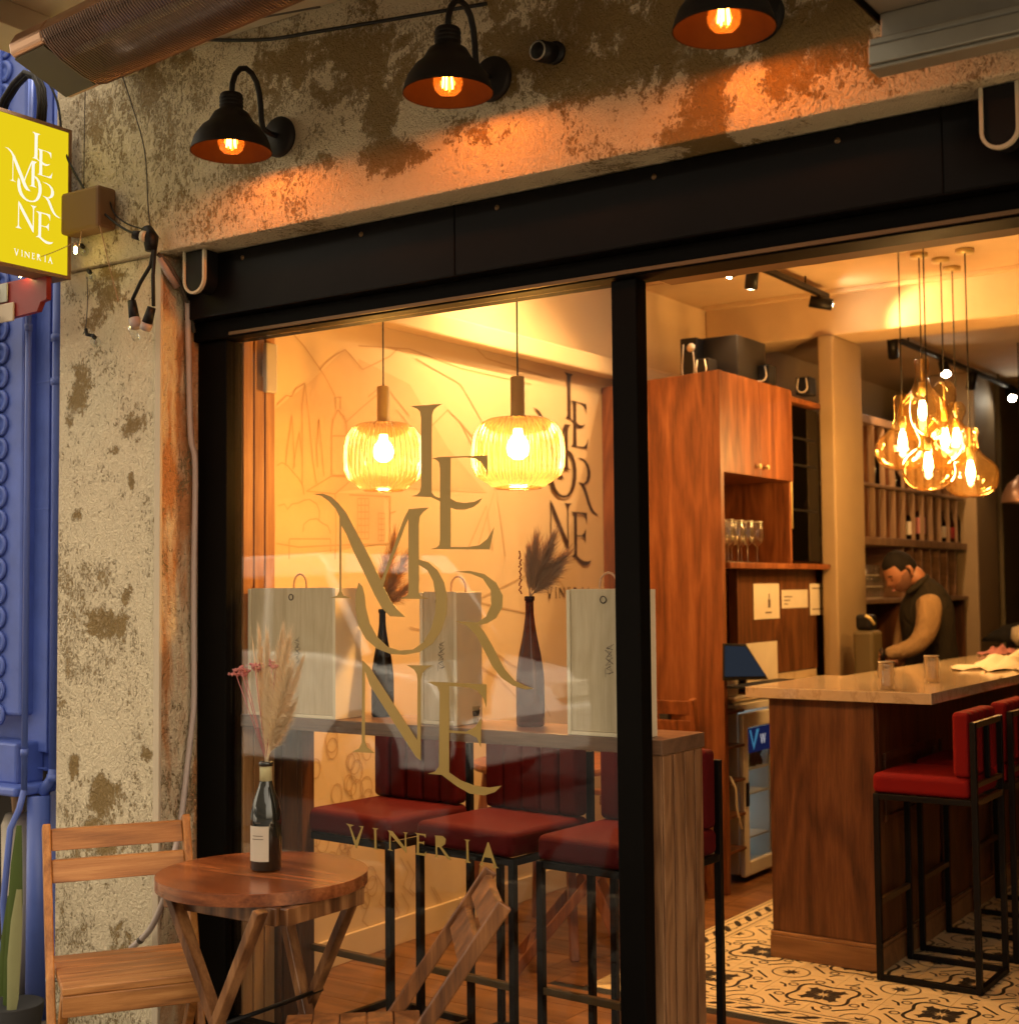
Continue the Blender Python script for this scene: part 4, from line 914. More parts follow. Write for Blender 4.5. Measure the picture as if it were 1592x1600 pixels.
t = thing('shot_glass', 'small clear shot glass on the window counter', 'glass', g)
build(MB().lathe([(0, .001), (.015, .001), (.021, .052), (.0195, .052), (.0145, .006), (0, .006)], g, 20), 'tumbler', m_clear, t)
build(MB().lathe([(0, .0), (.0165, .0), (.0195, .016), (0, .016)], g+Vector((0, 0, .022)), 20), 'dark_band', m_bottle, t)
# --- bar stools
def bar_stool(name, label, loc, rz, grp, W=.185, D=.185, H=.70, red=None):
    t = thing(name, label, 'bar stool', loc, rz, grp); t['org'] = (0, 0, 0); kw = dict(world=False); q = .022; red = red or m_red
    for sx_ in (-1, 1):
        for sy_ in (-1, 1):
            zt_ = H if sy_ < 0 else H+.285
            build(MB().box(sx_*W-q/2, sx_*W+q/2, sy_*D-q/2, sy_*D+q/2, 0, zt_), 'leg', m_stool, t, bev=.002, **kw)
        build(MB().box(sx_*W-q/2+.001, sx_*W+q/2-.001, -D+q/2, D-q/2, 0.0, q), 'floor_rail', m_stool, t, bev=.002, **kw)
        build(MB().box(sx_*W-q/2+.001, sx_*W+q/2-.001, -D+q/2, D-q/2, H-q, H), 'seat_rail', m_stool, t, bev=.002, **kw)
    build(MB().box(-W+q/2, W-q/2, -D-q/2+.001, -D+q/2-.001, H-q, H), 'seat_rail', m_stool, t, bev=.002, **kw)
    build(MB().box(-W+q/2, W-q/2, D-q/2+.001, D+q/2-.001, H-q, H), 'seat_rail', m_trim, t, bev=.002, **kw)
    build(MB().box(-W+q/2, W-q/2, -D-q/2+.001, -D+q/2-.001, .28, .28+q), 'foot_rail', m_trim, t, bev=.002, **kw)
    build(MB().box(-W+q/2, W-q/2, D-q/2+.001, D+q/2-.001, .0, q), 'floor_rail', m_stool, t, bev=.002, **kw)
    build(MB().box(-W+q/2, W-q/2, D-q/2+.001, D+q/2-.001, H+.262, H+.285), 'back_rail', m_trim, t, bev=.002, **kw)
    build(MB().box(-W+q/2, W-q/2, D-q/2+.001, D+q/2-.001, H+.045, H+.062), 'back_rail', m_trim, t, bev=.002, **kw)
    build(MB().box(-.01, .01, D-q/2+.002, D+q/2-.002, H+.063, H+.261), 'back_bar', m_stool, t, bev=.002, **kw)
    # cushions, slightly domed
    def cushion(nm, x0, x1, y0, y1, z0, z1, mat, bul=.3, bv=.022):
        m = MB(); m.box(x0, x1, y0, y1, z0, z1); return build(m, nm, mat, t, bev=bv, seg=5, **kw)
    cushion('seat', -W-.008, W+.008, -D-.015, D-.014, H+.001, H+.078, red)
    n_ = 5; w_ = 2*(W+.004)/n_
    for i in range(n_): cushion('back_channel', -W-.004+i*w_+.0008, -W-.004+(i+1)*w_-.0008, D-.078, D-.0125, H+.079, H+.32, red, bv=.018)
    return t
st = [(-3.15, 3.80), (-2.69, 3.80), (-2.20, 3.80)]
# world placement of the three window stools
wl = ['red velvet bar stool behind the counter, the one nearest the cream wall', 'red velvet bar stool in the middle behind the window counter', 'red velvet bar stool behind the counter beside the black post']
for i, (x, y) in enumerate(((-3.06, 3.72), (-2.575, 3.72), (-2.115, 3.72))):
    if i == 0: s0 = bar_stool('bar_stool', wl[0], (x, y, 0), R(-4), 'red bar stools behind the window counter', .192, .20, .675)
    else: tree_copy(s0, (x, y, 0), R(-5 if i == 1 else -3), wl[i])['org'] = (0, 0, 0)
b0 = bar_stool('bar_stool', 'red velvet bar stool at the corner of the marble bar', (-1.684, 5.355, 0), R(-90), 'red bar stools along the marble bar', .175, .185, .70, m_red2)
tree_copy(b0, (-1.684, 5.86, 0), R(-90), 'red velvet bar stool behind the corner one at the bar')
tree_copy(b0, (-1.684, 6.62, 0), R(-90), 'third red velvet bar stool along the bar, mostly hidden by the first two')
# dark wooden table and chairs seen under the window counter
folding_chair('folding_chair', 'brown slatted wooden chair seen beyond the end of the window counter', (aY(1083, 1093, 5.85).x-.24, 5.85, 0), R(180), 1.2, -.05, .17, m_walnut, m_walnut)
ct = thing('wooden_dining_table', 'low brown wooden table behind the red stools', 'table', (-3.25, 5.05, 0))
build(MB().lathe([(0, .72), (.34, .72), (.345, .735), (.34, .75), (0, .75)], (-3.25, 5.05, 0), 40, sm=False), 'tabletop', m_walnut, ct, bev=.003)
for s1 in (-1, 1):
    for s2 in (-1, 1): build(MB().bar((-3.25+s1*.2, 5.05+s2*.2, .72), (-3.25+s1*.27, 5.05+s2*.27, 0), .035, .035), 'leg', m_walnut, ct, bev=.003)
build(MB().bar((-3.45, 4.85, .45), (-3.05, 4.85, .45), .03, .05), 'rail', m_walnut, ct, bev=.003)
build(MB().bar((-3.05, 4.86, .45), (-3.05, 5.25, .45), .03, .05), 'rail', m_walnut, ct, bev=.003)
folding_chair('folding_chair', 'brown wooden chair tucked by the low table behind the red stools', (-2.95, 4.75, 0), R(120), 1.1, .14, .17, m_walnut, m_walnut)
# corks / round wooden things on that table
for i, (dx, dy) in enumerate(((0, 0), (.05, .02), (.09, -.02), (.16, .0), (.2, .05), (.14, .06))):
    tag(build(MB().lathe([(0, 0), (.022, 0), (.026, .02), (.024, .10), (.018, .115), (0, .118)], (-3.34+dx, 4.98+dy, .75), 14), 'pepper_mill', m_walnut), 'short round wooden mill on the low table', 'mill', 'wooden mills on the low table')
# --- two ribbed pendants
def pendant(px, pytop, pybot, wpx, yy, label):
    a = aY(px, pytop, yy); b = aY(px, pybot, yy); H = a.z-b.z; c = a.x; L0 = aY(px-wpx/2, (pytop+pybot)/2, yy); L1 = aY(px+wpx/2, (pytop+pybot)/2, yy)
    rr = wpx/2/F*((Vector((c, yy, b.z))-CAM).dot(fwd))
    x, z0 = c, b.z; t = thing('pendant_lamp', label, 'pendant lamp', (x, yy, z0), group='ribbed amber pendants over the counter')
    prof = [(.50, .0), (.58, .015), (.62, .05), (.72, .085), (.90, .17), (.985, .30), (1., .48), (.985, .64), (.93, .79), (.80, .91), (.62, .975), (.40, 1.), (.24, 1.005)]
    # ribbed bowl
    m = MB().lathe([(a_*rr, z_*H) for a_, z_ in prof], (x, yy, z0), 400, ribs=40, amp=.034); build(m, 'ribbed_glass', m_amberrib, t)
    build(MB().lathe([(.46*rr, .0), (.50*rr, -.004), (.50*rr, .004), (.46*rr, .006)], (x, yy, z0), 48), 'bottom_ring', m_amberclear, t)
    build(MB().lathe([(0, 0), (.028, 0), (.028, .004), (.0235, .006), (.0235, .130), (.018, .133), (.0, .134)], (x, yy, z0+H+.002), 32), 'brass_holder', m_brass, t)
    build(MB().tube([(x, yy, z0+H+.136), (x, yy, 2.619 if yy < 3.55 else 3.145)], .0028, 8), 'cord', m_cable, t)
    build(MB().lathe([(0, .02), (.05, .02), (.05, 0), (0, 0)], (x, yy, 3.145), 24), 'ceiling_rose', m_brass, t)
    zz = z0+H*.60
    build(MB().lathe([(0, .055), (.014, .055), (.017, .035), (.032, .014), (.038, -.008), (.032, -.032), (.015, -.045), (0, -.047)], (x, yy, zz), 24), 'bulb', m_bulb, t)
    light('pendant_light', 'POINT', (x, yy, zz-.06), 4.5 if px < 700 else 11, WARM2, .05, t)
    return t
pendant(599, 660, 766, 122, 3.95, 'amber ribbed glass pendant behind the window, left of the pair')
pendant(809, 652, 762, 144, 3.75, 'amber ribbed glass pendant behind the window, right of the pair')
# ================================================================== BAR AREA
# tiles: one tile mesh, printed by inlaid facets
def tile_mesh(kind):
    m = MB(); h = .1065
    m.box(-h, h, -h, h, -.0035, .0, 0)
    z = .0006
    def P2(L, mi, fx=1, fy=1): m.poly([(x*fx, y*fy, z) for x, y in L], None, mi)
    c = -h
    # quarter of the big flower sits at (-h,-h); the star at (+h,+h)
    def rotpt(p, a): return (p[0]*math.cos(a)-p[1]*math.sin(a), p[0]*math.sin(a)+p[1]*math.cos(a))
    leaf = [(0, .010), (.012, .028), (.022, .045), (.012, .060), (.016, .078), (.0, .072), (-.016, .078), (-.012, .060), (-.022, .045), (-.012, .028)]
    def put(L, ang, ox, oy, mi, sc=1.):
        pts = [rotpt((x*sc, y*sc), ang) for x, y in L]; pts = [(x+ox, y+oy) for x, y in pts]
        P2(pts, mi)
    put(leaf, -math.pi/4, c, c, 1, 1.2)
    half = [(0, .010), (.012, .030), (.016, .05), (.010, .064), (0, .066)]
    P2([(x+c, y+c) for x, y in half], 1); P2([(y+c, x+c) for x, y in [(0, .010), (.012, .030), (.016, .05), (.010, .064), (0, .066)]], 1)
    # quatrefoil ring around the flower
    def ringstrip(pts, w, mi): m.strip([(x, y, z) for x, y in pts], w, (0, 0, 1), mi)
    r = [(c+.118*math.cos(a)*(1+.16*math.cos(4*a-math.pi)), c+.118*math.sin(a)*(1+.16*math.cos(4*a-math.pi))) for a in [math.pi/2*k/16 for k in range(17)]]
    ringstrip(r, .013, 1)
    r = [(h-.07*math.cos(a), h-.07*math.sin(a)) for a in [math.pi/2*k/10 for k in range(11)]]; ringstrip(r, .007, 2)
    star = []
    for k in range(5):
        a = math.pi+math.pi/8*k; rr = .038 if k % 2 == 0 else .016; star.append((h+rr*math.cos(a), h+rr*math.sin(a)))
    P2(star+[(h, h)], 1)
    for (x, y) in ((.035, -.04), (-.04, .035)):
        r = [(x+.017*math.cos(a), y+.017*math.sin(a)) for a in [2*math.pi*k/10 for k in range(11)]]; ringstrip(r, .008, 2)
    for (a, b, d, e) in ((.05, -.085, .09, -.04), (-.085, .05, -.04, .09), (.02, .03, .06, -.01), (.03, .02, -.01, .06)):
        ringstrip([(a, b), ((a+d)/2+.008, (b+e)/2-.008), (d, e)], .010, 1)
    return m
tmb = tile_mesh(0); tiles = None
tx0, ty0 = -1.978+.1075, 4.881+.1075
tproto = None
for i in range(-4, 12):
    for j in range(-1, 14):
        x = tx0+(i)*.215; y = ty0+j*.215
        if x < -2.72 or x > .6: continue
        if tproto is None:
            tproto = build(tmb, 'tile', [m_tilecream, m_tiledark, m_tileline], flo, world=False, fix=False)
            o = tproto
        else: o = tproto.copy(); C.objects.link(o)
        fx = i % 2; fy_ = j % 2
        o.parent = flo; o.location = Vector((x, y, 0))-Vector(flo['org']); o.rotation_euler = (0, 0, {(0, 0): 0, (1, 0): math.pi/2, (1, 1): math.pi, (0, 1): -math.pi/2}[(fx, fy_)])
XL, YF = tx0-4*.215-.1075+.0, ty0-.215-.1075
XL = min(x for x in [tx0+i*.215 for i in range(-4, 12)] if x >= -2.72)-.1075
def border_tile(loc, rz):
    global bproto
    if bproto is None:
        m = MB().box(-.1065, .1065, -.07, .07, -.0035, 0, 0); z = .0006
        for s in (-1, 1):
            m.strip([(-.1065, s*.055, z), (.1065, s*.055, z)], .006, (0, 0, 1), 2)
        for k in range(2):
            ox = -.054+k*.107
            m.poly([(ox-.05, -.028, z), (ox-.02, -.030, z), (ox+.03, .004, z), (ox+.05, .028, z), (ox+.02, .030, z), (ox-.03, -.004, z)], None, 1)
            m.strip([(ox-.05, .024, z), (ox-.03, .03, z), (ox+.0, .02, z)], .007, (0, 0, 1), 2); m.strip([(ox+.0, -.02, z), (ox+.03, -.03, z), (ox+.05, -.024, z)], .007, (0, 0, 1), 2)
        bproto = build(m, 'border_tile', [m_tilecream, m_tiledark, m_tileline], flo, world=False, fix=False); o = bproto
    else: o = bproto.copy(); C.objects.link(o)
    o.parent = flo; o.location = Vector(loc)-Vector(flo['org']); o.rotation_euler = (0, 0, rz)
bproto = None
for j in range(14): border_tile((XL-.0715, YF+.1075+j*.215, 0), math.pi/2)
for i in range(12): border_tile((XL+.1075+i*.215, YF-.0715, 0), 0)
B('corner_tile', XL-.142, XL-.001, YF-.142, YF-.001, -.0035, 0, m_tilecream, flo, bev=.001)
B('threshold_strip', -2.9, XL-.144, YF-.16, 8.0, -.004, .0, m_floorwood, flo, bev=.001)
# --- bar counter
bc = thing('bar_counter', 'walnut bar counter with thick beige marble top', 'bar', (-2.0, 6.6, 0))
def pl3(x0, x1, y0, y1, z0, z1, nm, mat, bev=.003): return build(MB().box(x0, x1, y0, y1, z0, z1), nm, mat, bc, bev=bev)
build(MB().poly([(-2.42, 5.215, 1.04), (-1.66, 5.215, 1.04), (-1.66, 11.2, 1.04), (-2.32, 11.2, 1.04), (-2.32, 6.05, 1.04), (-2.42, 6.05, 1.04)][::-1], (0, 0, .042)), 'marble_top', m_marble, bc, bev=.003)
pl3(-2.345, -1.907, 5.275, 5.32, .105, 1.039, 'front_panel', m_walnut_d)
pl3(-1.955, -1.907, 5.321, 11.0, .105, 1.039, 'side_panel', m_walnut_d)
pl3(-2.30, -1.956, 5.321, 11.0, .105, .9, 'carcass', m_walnut_d)
for k in range(1, 6):
    pl3(-1.9065, -1.895, 5.32+k*.75, 5.36+k*.75, .12, .82, 'stile', m_walnut_d)
for (z0, z1) in ((.80, .83), (.56, .585)): pl3(-1.9065, -1.893, 5.36, 6.0, z0, z1, 'moulding', m_walnut_d)
for (y0, y1) in ((5.36, 5.385), (5.975, 6.0)): pl3(-1.9065, -1.893, y0, y1, .586, .799, 'moulding', m_walnut_d)
pl3(-2.352, -1.896, 5.262, 5.274, .0, .088, 'skirting', m_skirt); pl3(-1.906, -1.894, 5.275, 11., .0, .088, 'skirting', m_skirt)
pl3(-2.352, -1.898, 5.266, 5.2745, .0885, .104, 'skirting', m_skirt); pl3(-1.9065, -1.898, 5.276, 11., .0885, .104, 'skirting', m_skirt)
pl3(-2.345, -1.907, 5.275, 5.32, .0, .1045, 'plinth', m_walnut_d)
# --- tall cabinet
cb = thing('tall_cabinet', 'tall walnut cabinet with cupboard doors and glass niche beside the bar', 'cabinet', (-3.36, 6.8, 0))
def cbx(x0, x1, y0, y1, z0, z1, nm, mat=None, bev=.003, par=None): return build(MB().box(x0, x1, y0, y1, z0, z1), nm, mat or m_walnut, par or cb, bev=bev)
build(MB().poly([(-3.748, 6.345, 0), (-2.97, 6.16, 0), (-2.97, 6.20, 0), (-3.748, 6.385, 0)], (0, 0, 2.555)), 'side_panel', m_walnut, cb, bev=.003)
build(MB().poly([(-3.748, 6.387, 2.535), (-2.995, 6.208, 2.535), (-2.995, 7.05, 2.535), (-3.748, 7.05, 2.535)], (0, 0, .019)), 'top_board', m_walnut, cb, bev=.002)
cbx(-3.48, -2.995, 6.335, 7.05, 2.052, 2.07, 'niche_top')
d1 = cbx(-2.994, -2.972, 6.203, 6.632, 2.052, 2.553, 'door'); d2 = cbx(-2.994, -2.972, 6.636, 7.06, 2.052, 2.553, 'door')
for yy, d in ((6.585, d1), (6.685, d2)): build(MB().lathe([(0, .026), (.012, .026), (.014, .018), (.005, .012), (.005, 0)], (-2.9715, yy, 2.105), 14, (1, 0, 0)), 'knob', m_brass, d)
cbx(-3.12, -2.995, 6.235, 6.334, 2.052, 2.07, 'niche_top'); cbx(-3.12, -2.96, 6.235, 6.334, 1.578, 1.608, 'shelf_board')
cbx(-3.748, -2.99, 7.051, 7.075, 1.61, 2.53, 'divider')
cbx(-3.48, -2.96, 6.335, 7.545, 1.578, 1.608, 'shelf_board')
cbx(-3.10, -3.05, 6.50, 7.545, 1.02, 1.577, 'back_panel', m_walnut_d)
cbx(-3.48, -3.42, 6.33, 7.05, 1.61, 2.05, 'back_panel', m_walnut_d)
cbx(-3.748, -3.0, 7.076, 7.545, 2.50, 2.53, 'top_board'); cbx(-3.748, -3.3, 7.076, 7.545, 1.61, 2.499, 'back_panel', m_walnut_d)
cbx(-3.7, -2.78, 6.90, 7.545, .935, .965, 'worktop', m_marble); cbx(-3.09, -3.055, 6.90, 7.545, .966, 1.018, 'splashback', m_marble); cbx(-3.748, -3.06, 6.43, 6.899, .90, .93, 'worktop', m_marble)
cbx(-3.748, -2.84, 6.92, 7.545, .0, .934, 'base_cupboard', m_walnut_d)
for k in range(5): cbx(-3.3, -2.985, 6.21, 6.42, .18+k*.17, .195+k*.17, 'rack_shelf', m_walnut_d)
cbx(-3.35, -3.301, 6.201, 6.87, 0, .87, 'rack_back', m_darkroom)
# wine cooler in tall niche
wcool = thing('wine_cooler', 'tall black glass wine cooler set in the cabinet beside the column', 'wine cooler', (-3.1, 7.31, 1.61))
build(MB().box(-3.28, -3.03, 7.085, 7.535, 1.612, 2.49), 'body', m_blackplastic, wcool, bev=.004)
build(MB().box(-3.028, -3.012, 7.09, 7.53, 1.62, 2.485), 'door', m_blackgloss, wcool, bev=.004)
for z in (1.9, 2.15, 2.3): build(MB().box(-3.011, -3.008, 7.15, 7.48, z, z+.012), 'rack_edge', m_blackplastic, wcool)
build(MB().tube([(-3.0, 7.10, 1.80), (-3.0, 7.10, 2.30)], .006, 8), 'handle', m_brass, wcool)
# wine glasses in niche
gk = 0
for i in range(3):
    for j in range(4):
        x, y = -3.03-i*.09, 6.36+j*.115; t = None
        if gk == 0:
            wg = thing('wine_glass', 'long stemmed wine glass on the cabinet niche shelf', 'wine glass', (x, y, 1.6085), group='stemmed wine glasses on the niche shelf')
            m = MB().lathe([(0, 0), (.033, .001), (.030, .003), (.006, .008), (.004, .02), (.004, .085), (.012, .092), (.030, .11), (.038, .14), (.034, .19), (.030, .215)], (x, y, 1.6085), 16); build(m, 'bowl', m_crystal, wg)
            build(MB().lathe([(.030, .213), (.0312, .215), (.030, .217)], (x, y, 1.6085), 16), 'rim', m_paper, wg)
        else: t = tree_copy(wg, (x, y, 1.6085))
        gk += 1
# papers on the back panel
for (pa_, pb_, lab, kind) in (((1178, 912), (1219, 966), 'tall printed notice with a small picture on the cabinet back', 0), ((1222, 922), (1263, 949), 'wide cream card pinned between the two taller notices', 1), ((1266, 912), (1292, 960), 'narrow notice nearest the column on the cabinet back', 2)):
    a = aX(*pa_, -3.044); b = aX(*pb_, -3.044); t = thing('paper_notice', lab, 'notice', (-3.048, (a.y+b.y)/2, b.z), group='papers pinned to the cabinet back')
    build(MB().box(-3.0492, -3.0472, a.y, b.y, b.z, a.z), 'sheet', m_paper, t); m = MB()
    if kind == 0:
        yc, zc_ = (a.y+b.y)/2+.03, (a.z+b.z)/2; m.box(-3.0470, -3.0463, yc-.015, yc+.015, zc_-.035, zc_+.01); m.box(-3.0470, -3.0463, yc-.006, yc+.006, zc_+.011, zc_+.04); m.box(-3.0470, -3.0463, yc-.05, yc+.03, b.z+.03, b.z+.037)
    elif kind == 1:
        for q in range(3): m.box(-3.0470, -3.0463, a.y+.03, a.y+.14-q*.03, a.z-.04-q*.02, a.z-.034-q*.02)
    else:
        m.box(-3.0470, -3.0463, a.y+.03, b.y-.03, a.z-.03, a.z-.024); m.box(-3.0470, -3.0463, a.y+.03, b.y-.05, b.z+.03, b.z+.036)
    build(m, 'print', m_ink, t)
# laptop, board behind, router
lp = thing('laptop', 'open black laptop with blue grey screen on the worktop', 'laptop', (-2.9, 6.3, .98))
l1, l2, l3, l4 = aX(1132, 1006, -2.93), aX(1166, 1007, -2.93), aX(1201, 1062, -2.93), aX(1132, 1064, -2.93)
build(MB().poly([l1, l2, l3, l4], (-.012, 0, .002)), 'screen_lid', m_blackplastic, lp, bev=.002)
build(MB().poly([l1+Vector((.002, 0, -.01)), l2+Vector((.002, -.015, -.01)), l3+Vector((.002, -.03, .02)), l4+Vector((.002, 0, .02))], (-.001, 0, 0)), 'screen', m_screen, lp)
build(MB().box(-2.93, -2.75, l4.y+.02, l3.y+.1, l3.z-.012, l3.z), 'keyboard_base', m_blackplastic, lp, bev=.003)
a, b = aX(1166, 1006, -3.035), aX(1215, 1062, -3.035)
tag(build(MB().box(-3.042, -3.034, a.y, b.y, b.z, a.z), 'leaning_board', m_paper), 'plain pale board leaning behind the laptop', 'board')
a, b = aX(1139, 1030, -3.02), aX(1155, 1087, -3.02)
t = thing('router', 'upright rounded white router beside the laptop', 'router', (-3.03, (a.y+b.y)/2, b.z))
build(MB().box(-3.10, -3.02, a.y-.02, b.y, b.z, a.z), 'body', m_white, t, bev=.012)
build(MB().box(-3.11, -2.98, a.y-.02, b.y+.05, b.z-.012, b.z-.0005), 'foot', m_white, t, bev=.003)
# fridge
fg = thing('display_fridge', 'white glass door drinks fridge glowing cool beside the bar', 'fridge', (-3.15, 6.7, 0))
FY0, FY1, FZ = 6.455, 6.858, .855
build(MB().box(-3.298, -3.275, FY0, FY1, .04, FZ), 'back', m_fridgein, fg)
build(MB().box(-3.274, -3.045, FY0, FY0+.02, .04, FZ), 'side', m_fridgewhite, fg, bev=.003); build(MB().box(-3.274, -3.045, FY1-.02, FY1, .04, FZ), 'side', m_fridgewhite, fg, bev=.003)
build(MB().box(-3.298, -3.03, FY0, FY1, FZ+.001, FZ+.035), 'top', m_fridgewhite, fg, bev=.004); build(MB().box(-3.274, -3.045, FY0+.021, FY1-.021, .04, .07), 'bottom', m_fridgewhite, fg)
dr = build(MB().box(-3.04, -3.01, FY0, FY0+.06, .03, FZ-.01), 'door', m_fridgewhite, fg, bev=.006)
build(MB().box(-3.04, -3.01, FY0+.061, FY1, FZ-.085, FZ-.01), 'door_rail', m_fridgewhite, fg, bev=.006); build(MB().box(-3.04, -3.01, FY0+.061, FY1, .03, .10), 'door_rail', m_fridgewhite, fg, bev=.006)
build(MB().box(-3.009, -3.0, FY0+.015, FY0+.045, .38, .50), 'handle', m_blackplastic, dr, bev=.006)
build(MB().box(-3.028, -3.024, FY0+.061, FY1, .101, FZ-.086), 'glass', m_clear, fg)
build(MB().box(-3.023, -3.019, FY0+.062, FY1-.001, FZ-.215, FZ-.09), 'logo_panel', m_signblue, fg)
a = FY0+.09; z = FZ-.10; m = MB().poly([(-3.0185, a, z), (-3.0185, a+.02, z), (-3.0185, a+.05, z-.075), (-3.0185, a+.085, z+.0), (-3.0185, a+.12, z+.0), (-3.0185, a+.05, z-.105)][::-1]); build(m, 'logo_mark', m_signcyan, fg)
m = MB()
for q in (0, .03): m.poly([(-3.0184, a+.13+q, z-.03), (-3.0184, a+.138+q, z-.03), (-3.0184, a+.15+q, z-.065), (-3.0184, a+.158+q, z-.03), (-3.0184, a+.166+q, z-.03), (-3.0184, a+.153+q, z-.08), (-3.0184, a+.147+q, z-.08)])
build(m, 'logo_letter', m_signwhite, fg)
for zz in (.20, .42, .545): build(MB().box(-3.27, -3.05, FY0+.022, FY1-.022, zz, zz+.008), 'shelf', m_fridgewhite, fg)
for k in range(4): tag(build(MB().lathe([(0, 0), (.03, 0), (.032, .02), (.02, .05), (.03, .07), (0, .075)], (-3.09, FY0+.09+k*.08, .555), 14), 'fridge_bottle', m_bottle), 'dark rounded bottle lying on the top fridge shelf', 'bottle', 'bottles in the display fridge')
light('fridge_light', 'POINT', (-3.10, 6.62, .60), .45, (.75, .9, 1), .02, fg)
tag(build(MB().tube([(-2.985, 6.24, .56), (-2.965, 6.26, .50), (-2.965, 6.27, .40), (-2.955, 6.30, .30)], .006, 8), 'power_cord', m_cream), 'pale cord hanging from the rack beside the fridge', 'cord')
# speakers on the cabinet
CTZ = 2.5552
def spk(x0, x1, y0, y1, z0, z1, label, trim=True, name='loudspeaker'):
    t = thing(name, label, 'speaker', ((x0+x1)/2, (y0+y1)/2, z0), group='black speakers on the cabinet top')
    build(MB().box(x0, x1, y0, y1, z0, z1), 'cabinet_box', m_blackplastic, t, bev=.006)
    if trim:
        xm = (x0+x1)/2; r = (x1-x0)*.36; hh = (z1-z0)*.8; z_ = z0+.012
        pts = [(xm-r*.75, y0-.004, z_+hh)] + [(xm-r+0*k, y0-.004, z_+hh*.4) for k in (0,)] + [(xm-r*math.cos(math.pi*k/8), y0-.004, z_+r-r*math.sin(math.pi*k/8)) for k in range(9)] + [(xm+r, y0-.004, z_+hh*.4), (xm+r*.75, y0-.004, z_+hh)]
        build(MB().tube(pts, .0035, 6), 'silver_trim', m_paper, t)
    return t
a = aY(1090, 517, 6.5); b = aY(1152, 525, 6.5)
spk(a.x, b.x, 6.5, 6.85, CTZ, CTZ+.23, 'large black subwoofer box on the cabinet top', False, 'subwoofer')
a = aY(1062, 520, 6.42); b = aY(1088, 520, 6.42); t = spk(a.x, b.x, 6.42, 6.6, CTZ, CTZ+.225, 'black speaker with silver trim left of the subwoofer')
build(MB().lathe([(0, 0), (.02, 0), (.024, .004), (0, .006)], ((a.x+b.x)/2+.02, 6.415, CTZ+.17), 16, (0, -1, 0)), 'knob', m_paper, t)
a = aY(1084, 520, 6.36); b = aY(1106, 520, 6.36); spk(a.x, b.x, 6.36, 6.46, CTZ, CTZ+.10, 'small black speaker with silver loop in front of the subwoofer')
a = aY(1176, 520, 6.75); b = aY(1200, 520, 6.75); spk(a.x, b.x, 6.75, 6.85, CTZ, CTZ+.10, 'small black satellite speaker above the cupboard doors')
a = aY(1241, 520, 7.12); b = aY(1263, 520, 7.12); spk(a.x, b.x, 7.12, 7.22, 2.531, 2.63, 'small black satellite speaker over the wine cooler')
# column
co = tag(build(MB().box(-3.02, -2.925, 7.56, 8.02, 0, 2.929), 'column', m_concrete, bev=.012), 'plain plastered column between the cabinet and bar shelves', 'column')
tag(build(MB().box(-3.30, -2.925, 10.35, 10.9, 0, 3.058), 'column', m_concrete, bev=.012), 'far plastered column at the end of the bar shelves', 'column')
# dark rear partition behind
struct(build(MB().box(-3.3, -2.9, 10.95, 13.9, 0, 3.055), 'rear_partition', m_darkolive))
# bar shelves
bs = thing('bar_shelving', 'tall walnut bar shelving with narrow bottle bays behind the bartender', 'shelving', (-3.15, 9.2, 0))
def sb(y0, y1, z0, z1, nm, x0=-3.30, x1=-3.02, mat=None): return build(MB().box(x0, x1, y0, y1, z0, z1), nm, mat or m_walnut_d, bs, bev=.003)
sb(8.03, 10.34, 0, 2.52, 'back_board', -3.34, -3.301, m_walnut_d)
for z, th in ((2.49, .05), (2.10, .02), (1.735, .05), (1.37, .03), (.90, .04)): sb(8.03, 10.34, z, z+th, 'shelf', x1=-3.0, mat=m_shelfedge)
yv = 8.03; k = 0
while yv < 10.3:
    for z0, z1 in ((2.121, 2.489), (1.786, 2.099)): sb(yv, yv+.016, z0, z1, 'divider', x1=-3.04); sb(yv+.002, yv+.014, z0, z1, 'divider_edge', x0=-3.039, x1=-3.002, mat=m_shelfedge)
    if yv > 8.9: sb(yv, yv+.016, 1.401, 1.734, 'divider', mat=m_ledge)
    yv += .19
for y in (8.031, 8.9, 9.6, 10.31): sb(y, y+.02, .941, 1.369, 'upright')
sb(8.031, 8.05, 1.401, 1.734, 'upright')
# bottles on shelves
random.seed(5)
bl = [(9.20, 1.7855, m_bottle, .24, .036, 'dark bottle with cream label on the long bar shelf'), (9.40, 1.7855, m_bottleamber, .31, .042, 'tall clear bottle with orange label on the long bar shelf'),
      (9.90, 1.7855, m_bottle, .22, .03, 'dark bottle third along the long bar shelf'), (10.0, 1.7855, m_bottle, .20, .03, 'dark bottle fourth along the long bar shelf'), (10.12, 1.7855, m_bottleamber, .22, .028, 'red labelled bottle near the end of the long bar shelf'), (10.25, 1.7855, m_bottle, .26, .03, 'dark bottle at the far end of the long bar shelf'),
      (8.46, 1.7855, m_clear, .30, .032, 'pale bottle right beside the column on the long bar shelf'), (8.56, 2.1205, m_bottle, .22, .03, 'dark bottle near the column on the upper bar shelf'), (8.95, 2.1205, m_bottle, .12, .034, 'small squat bottle on the upper bar shelf')]
for i, (y, z, mt, H_, r_, lb) in enumerate(bl):
    t = wine_bottle('shelf_bottle', lb, (-3.05, y, z), mt, H_, r_, grp='bottles on the bar shelves')
    if i in (0, 1, 4, 2): build(MB().lathe([(r_+.001, .15*H_), (r_+.0015, .16*H_), (r_+.0015, .5*H_), (r_+.001, .51*H_)], (-3.05, y, z), 16), 'label', [m_label, m_taillight if False else m_redsign, m_label, m_label, m_redsign][i] if i != 1 else m_pink, t)
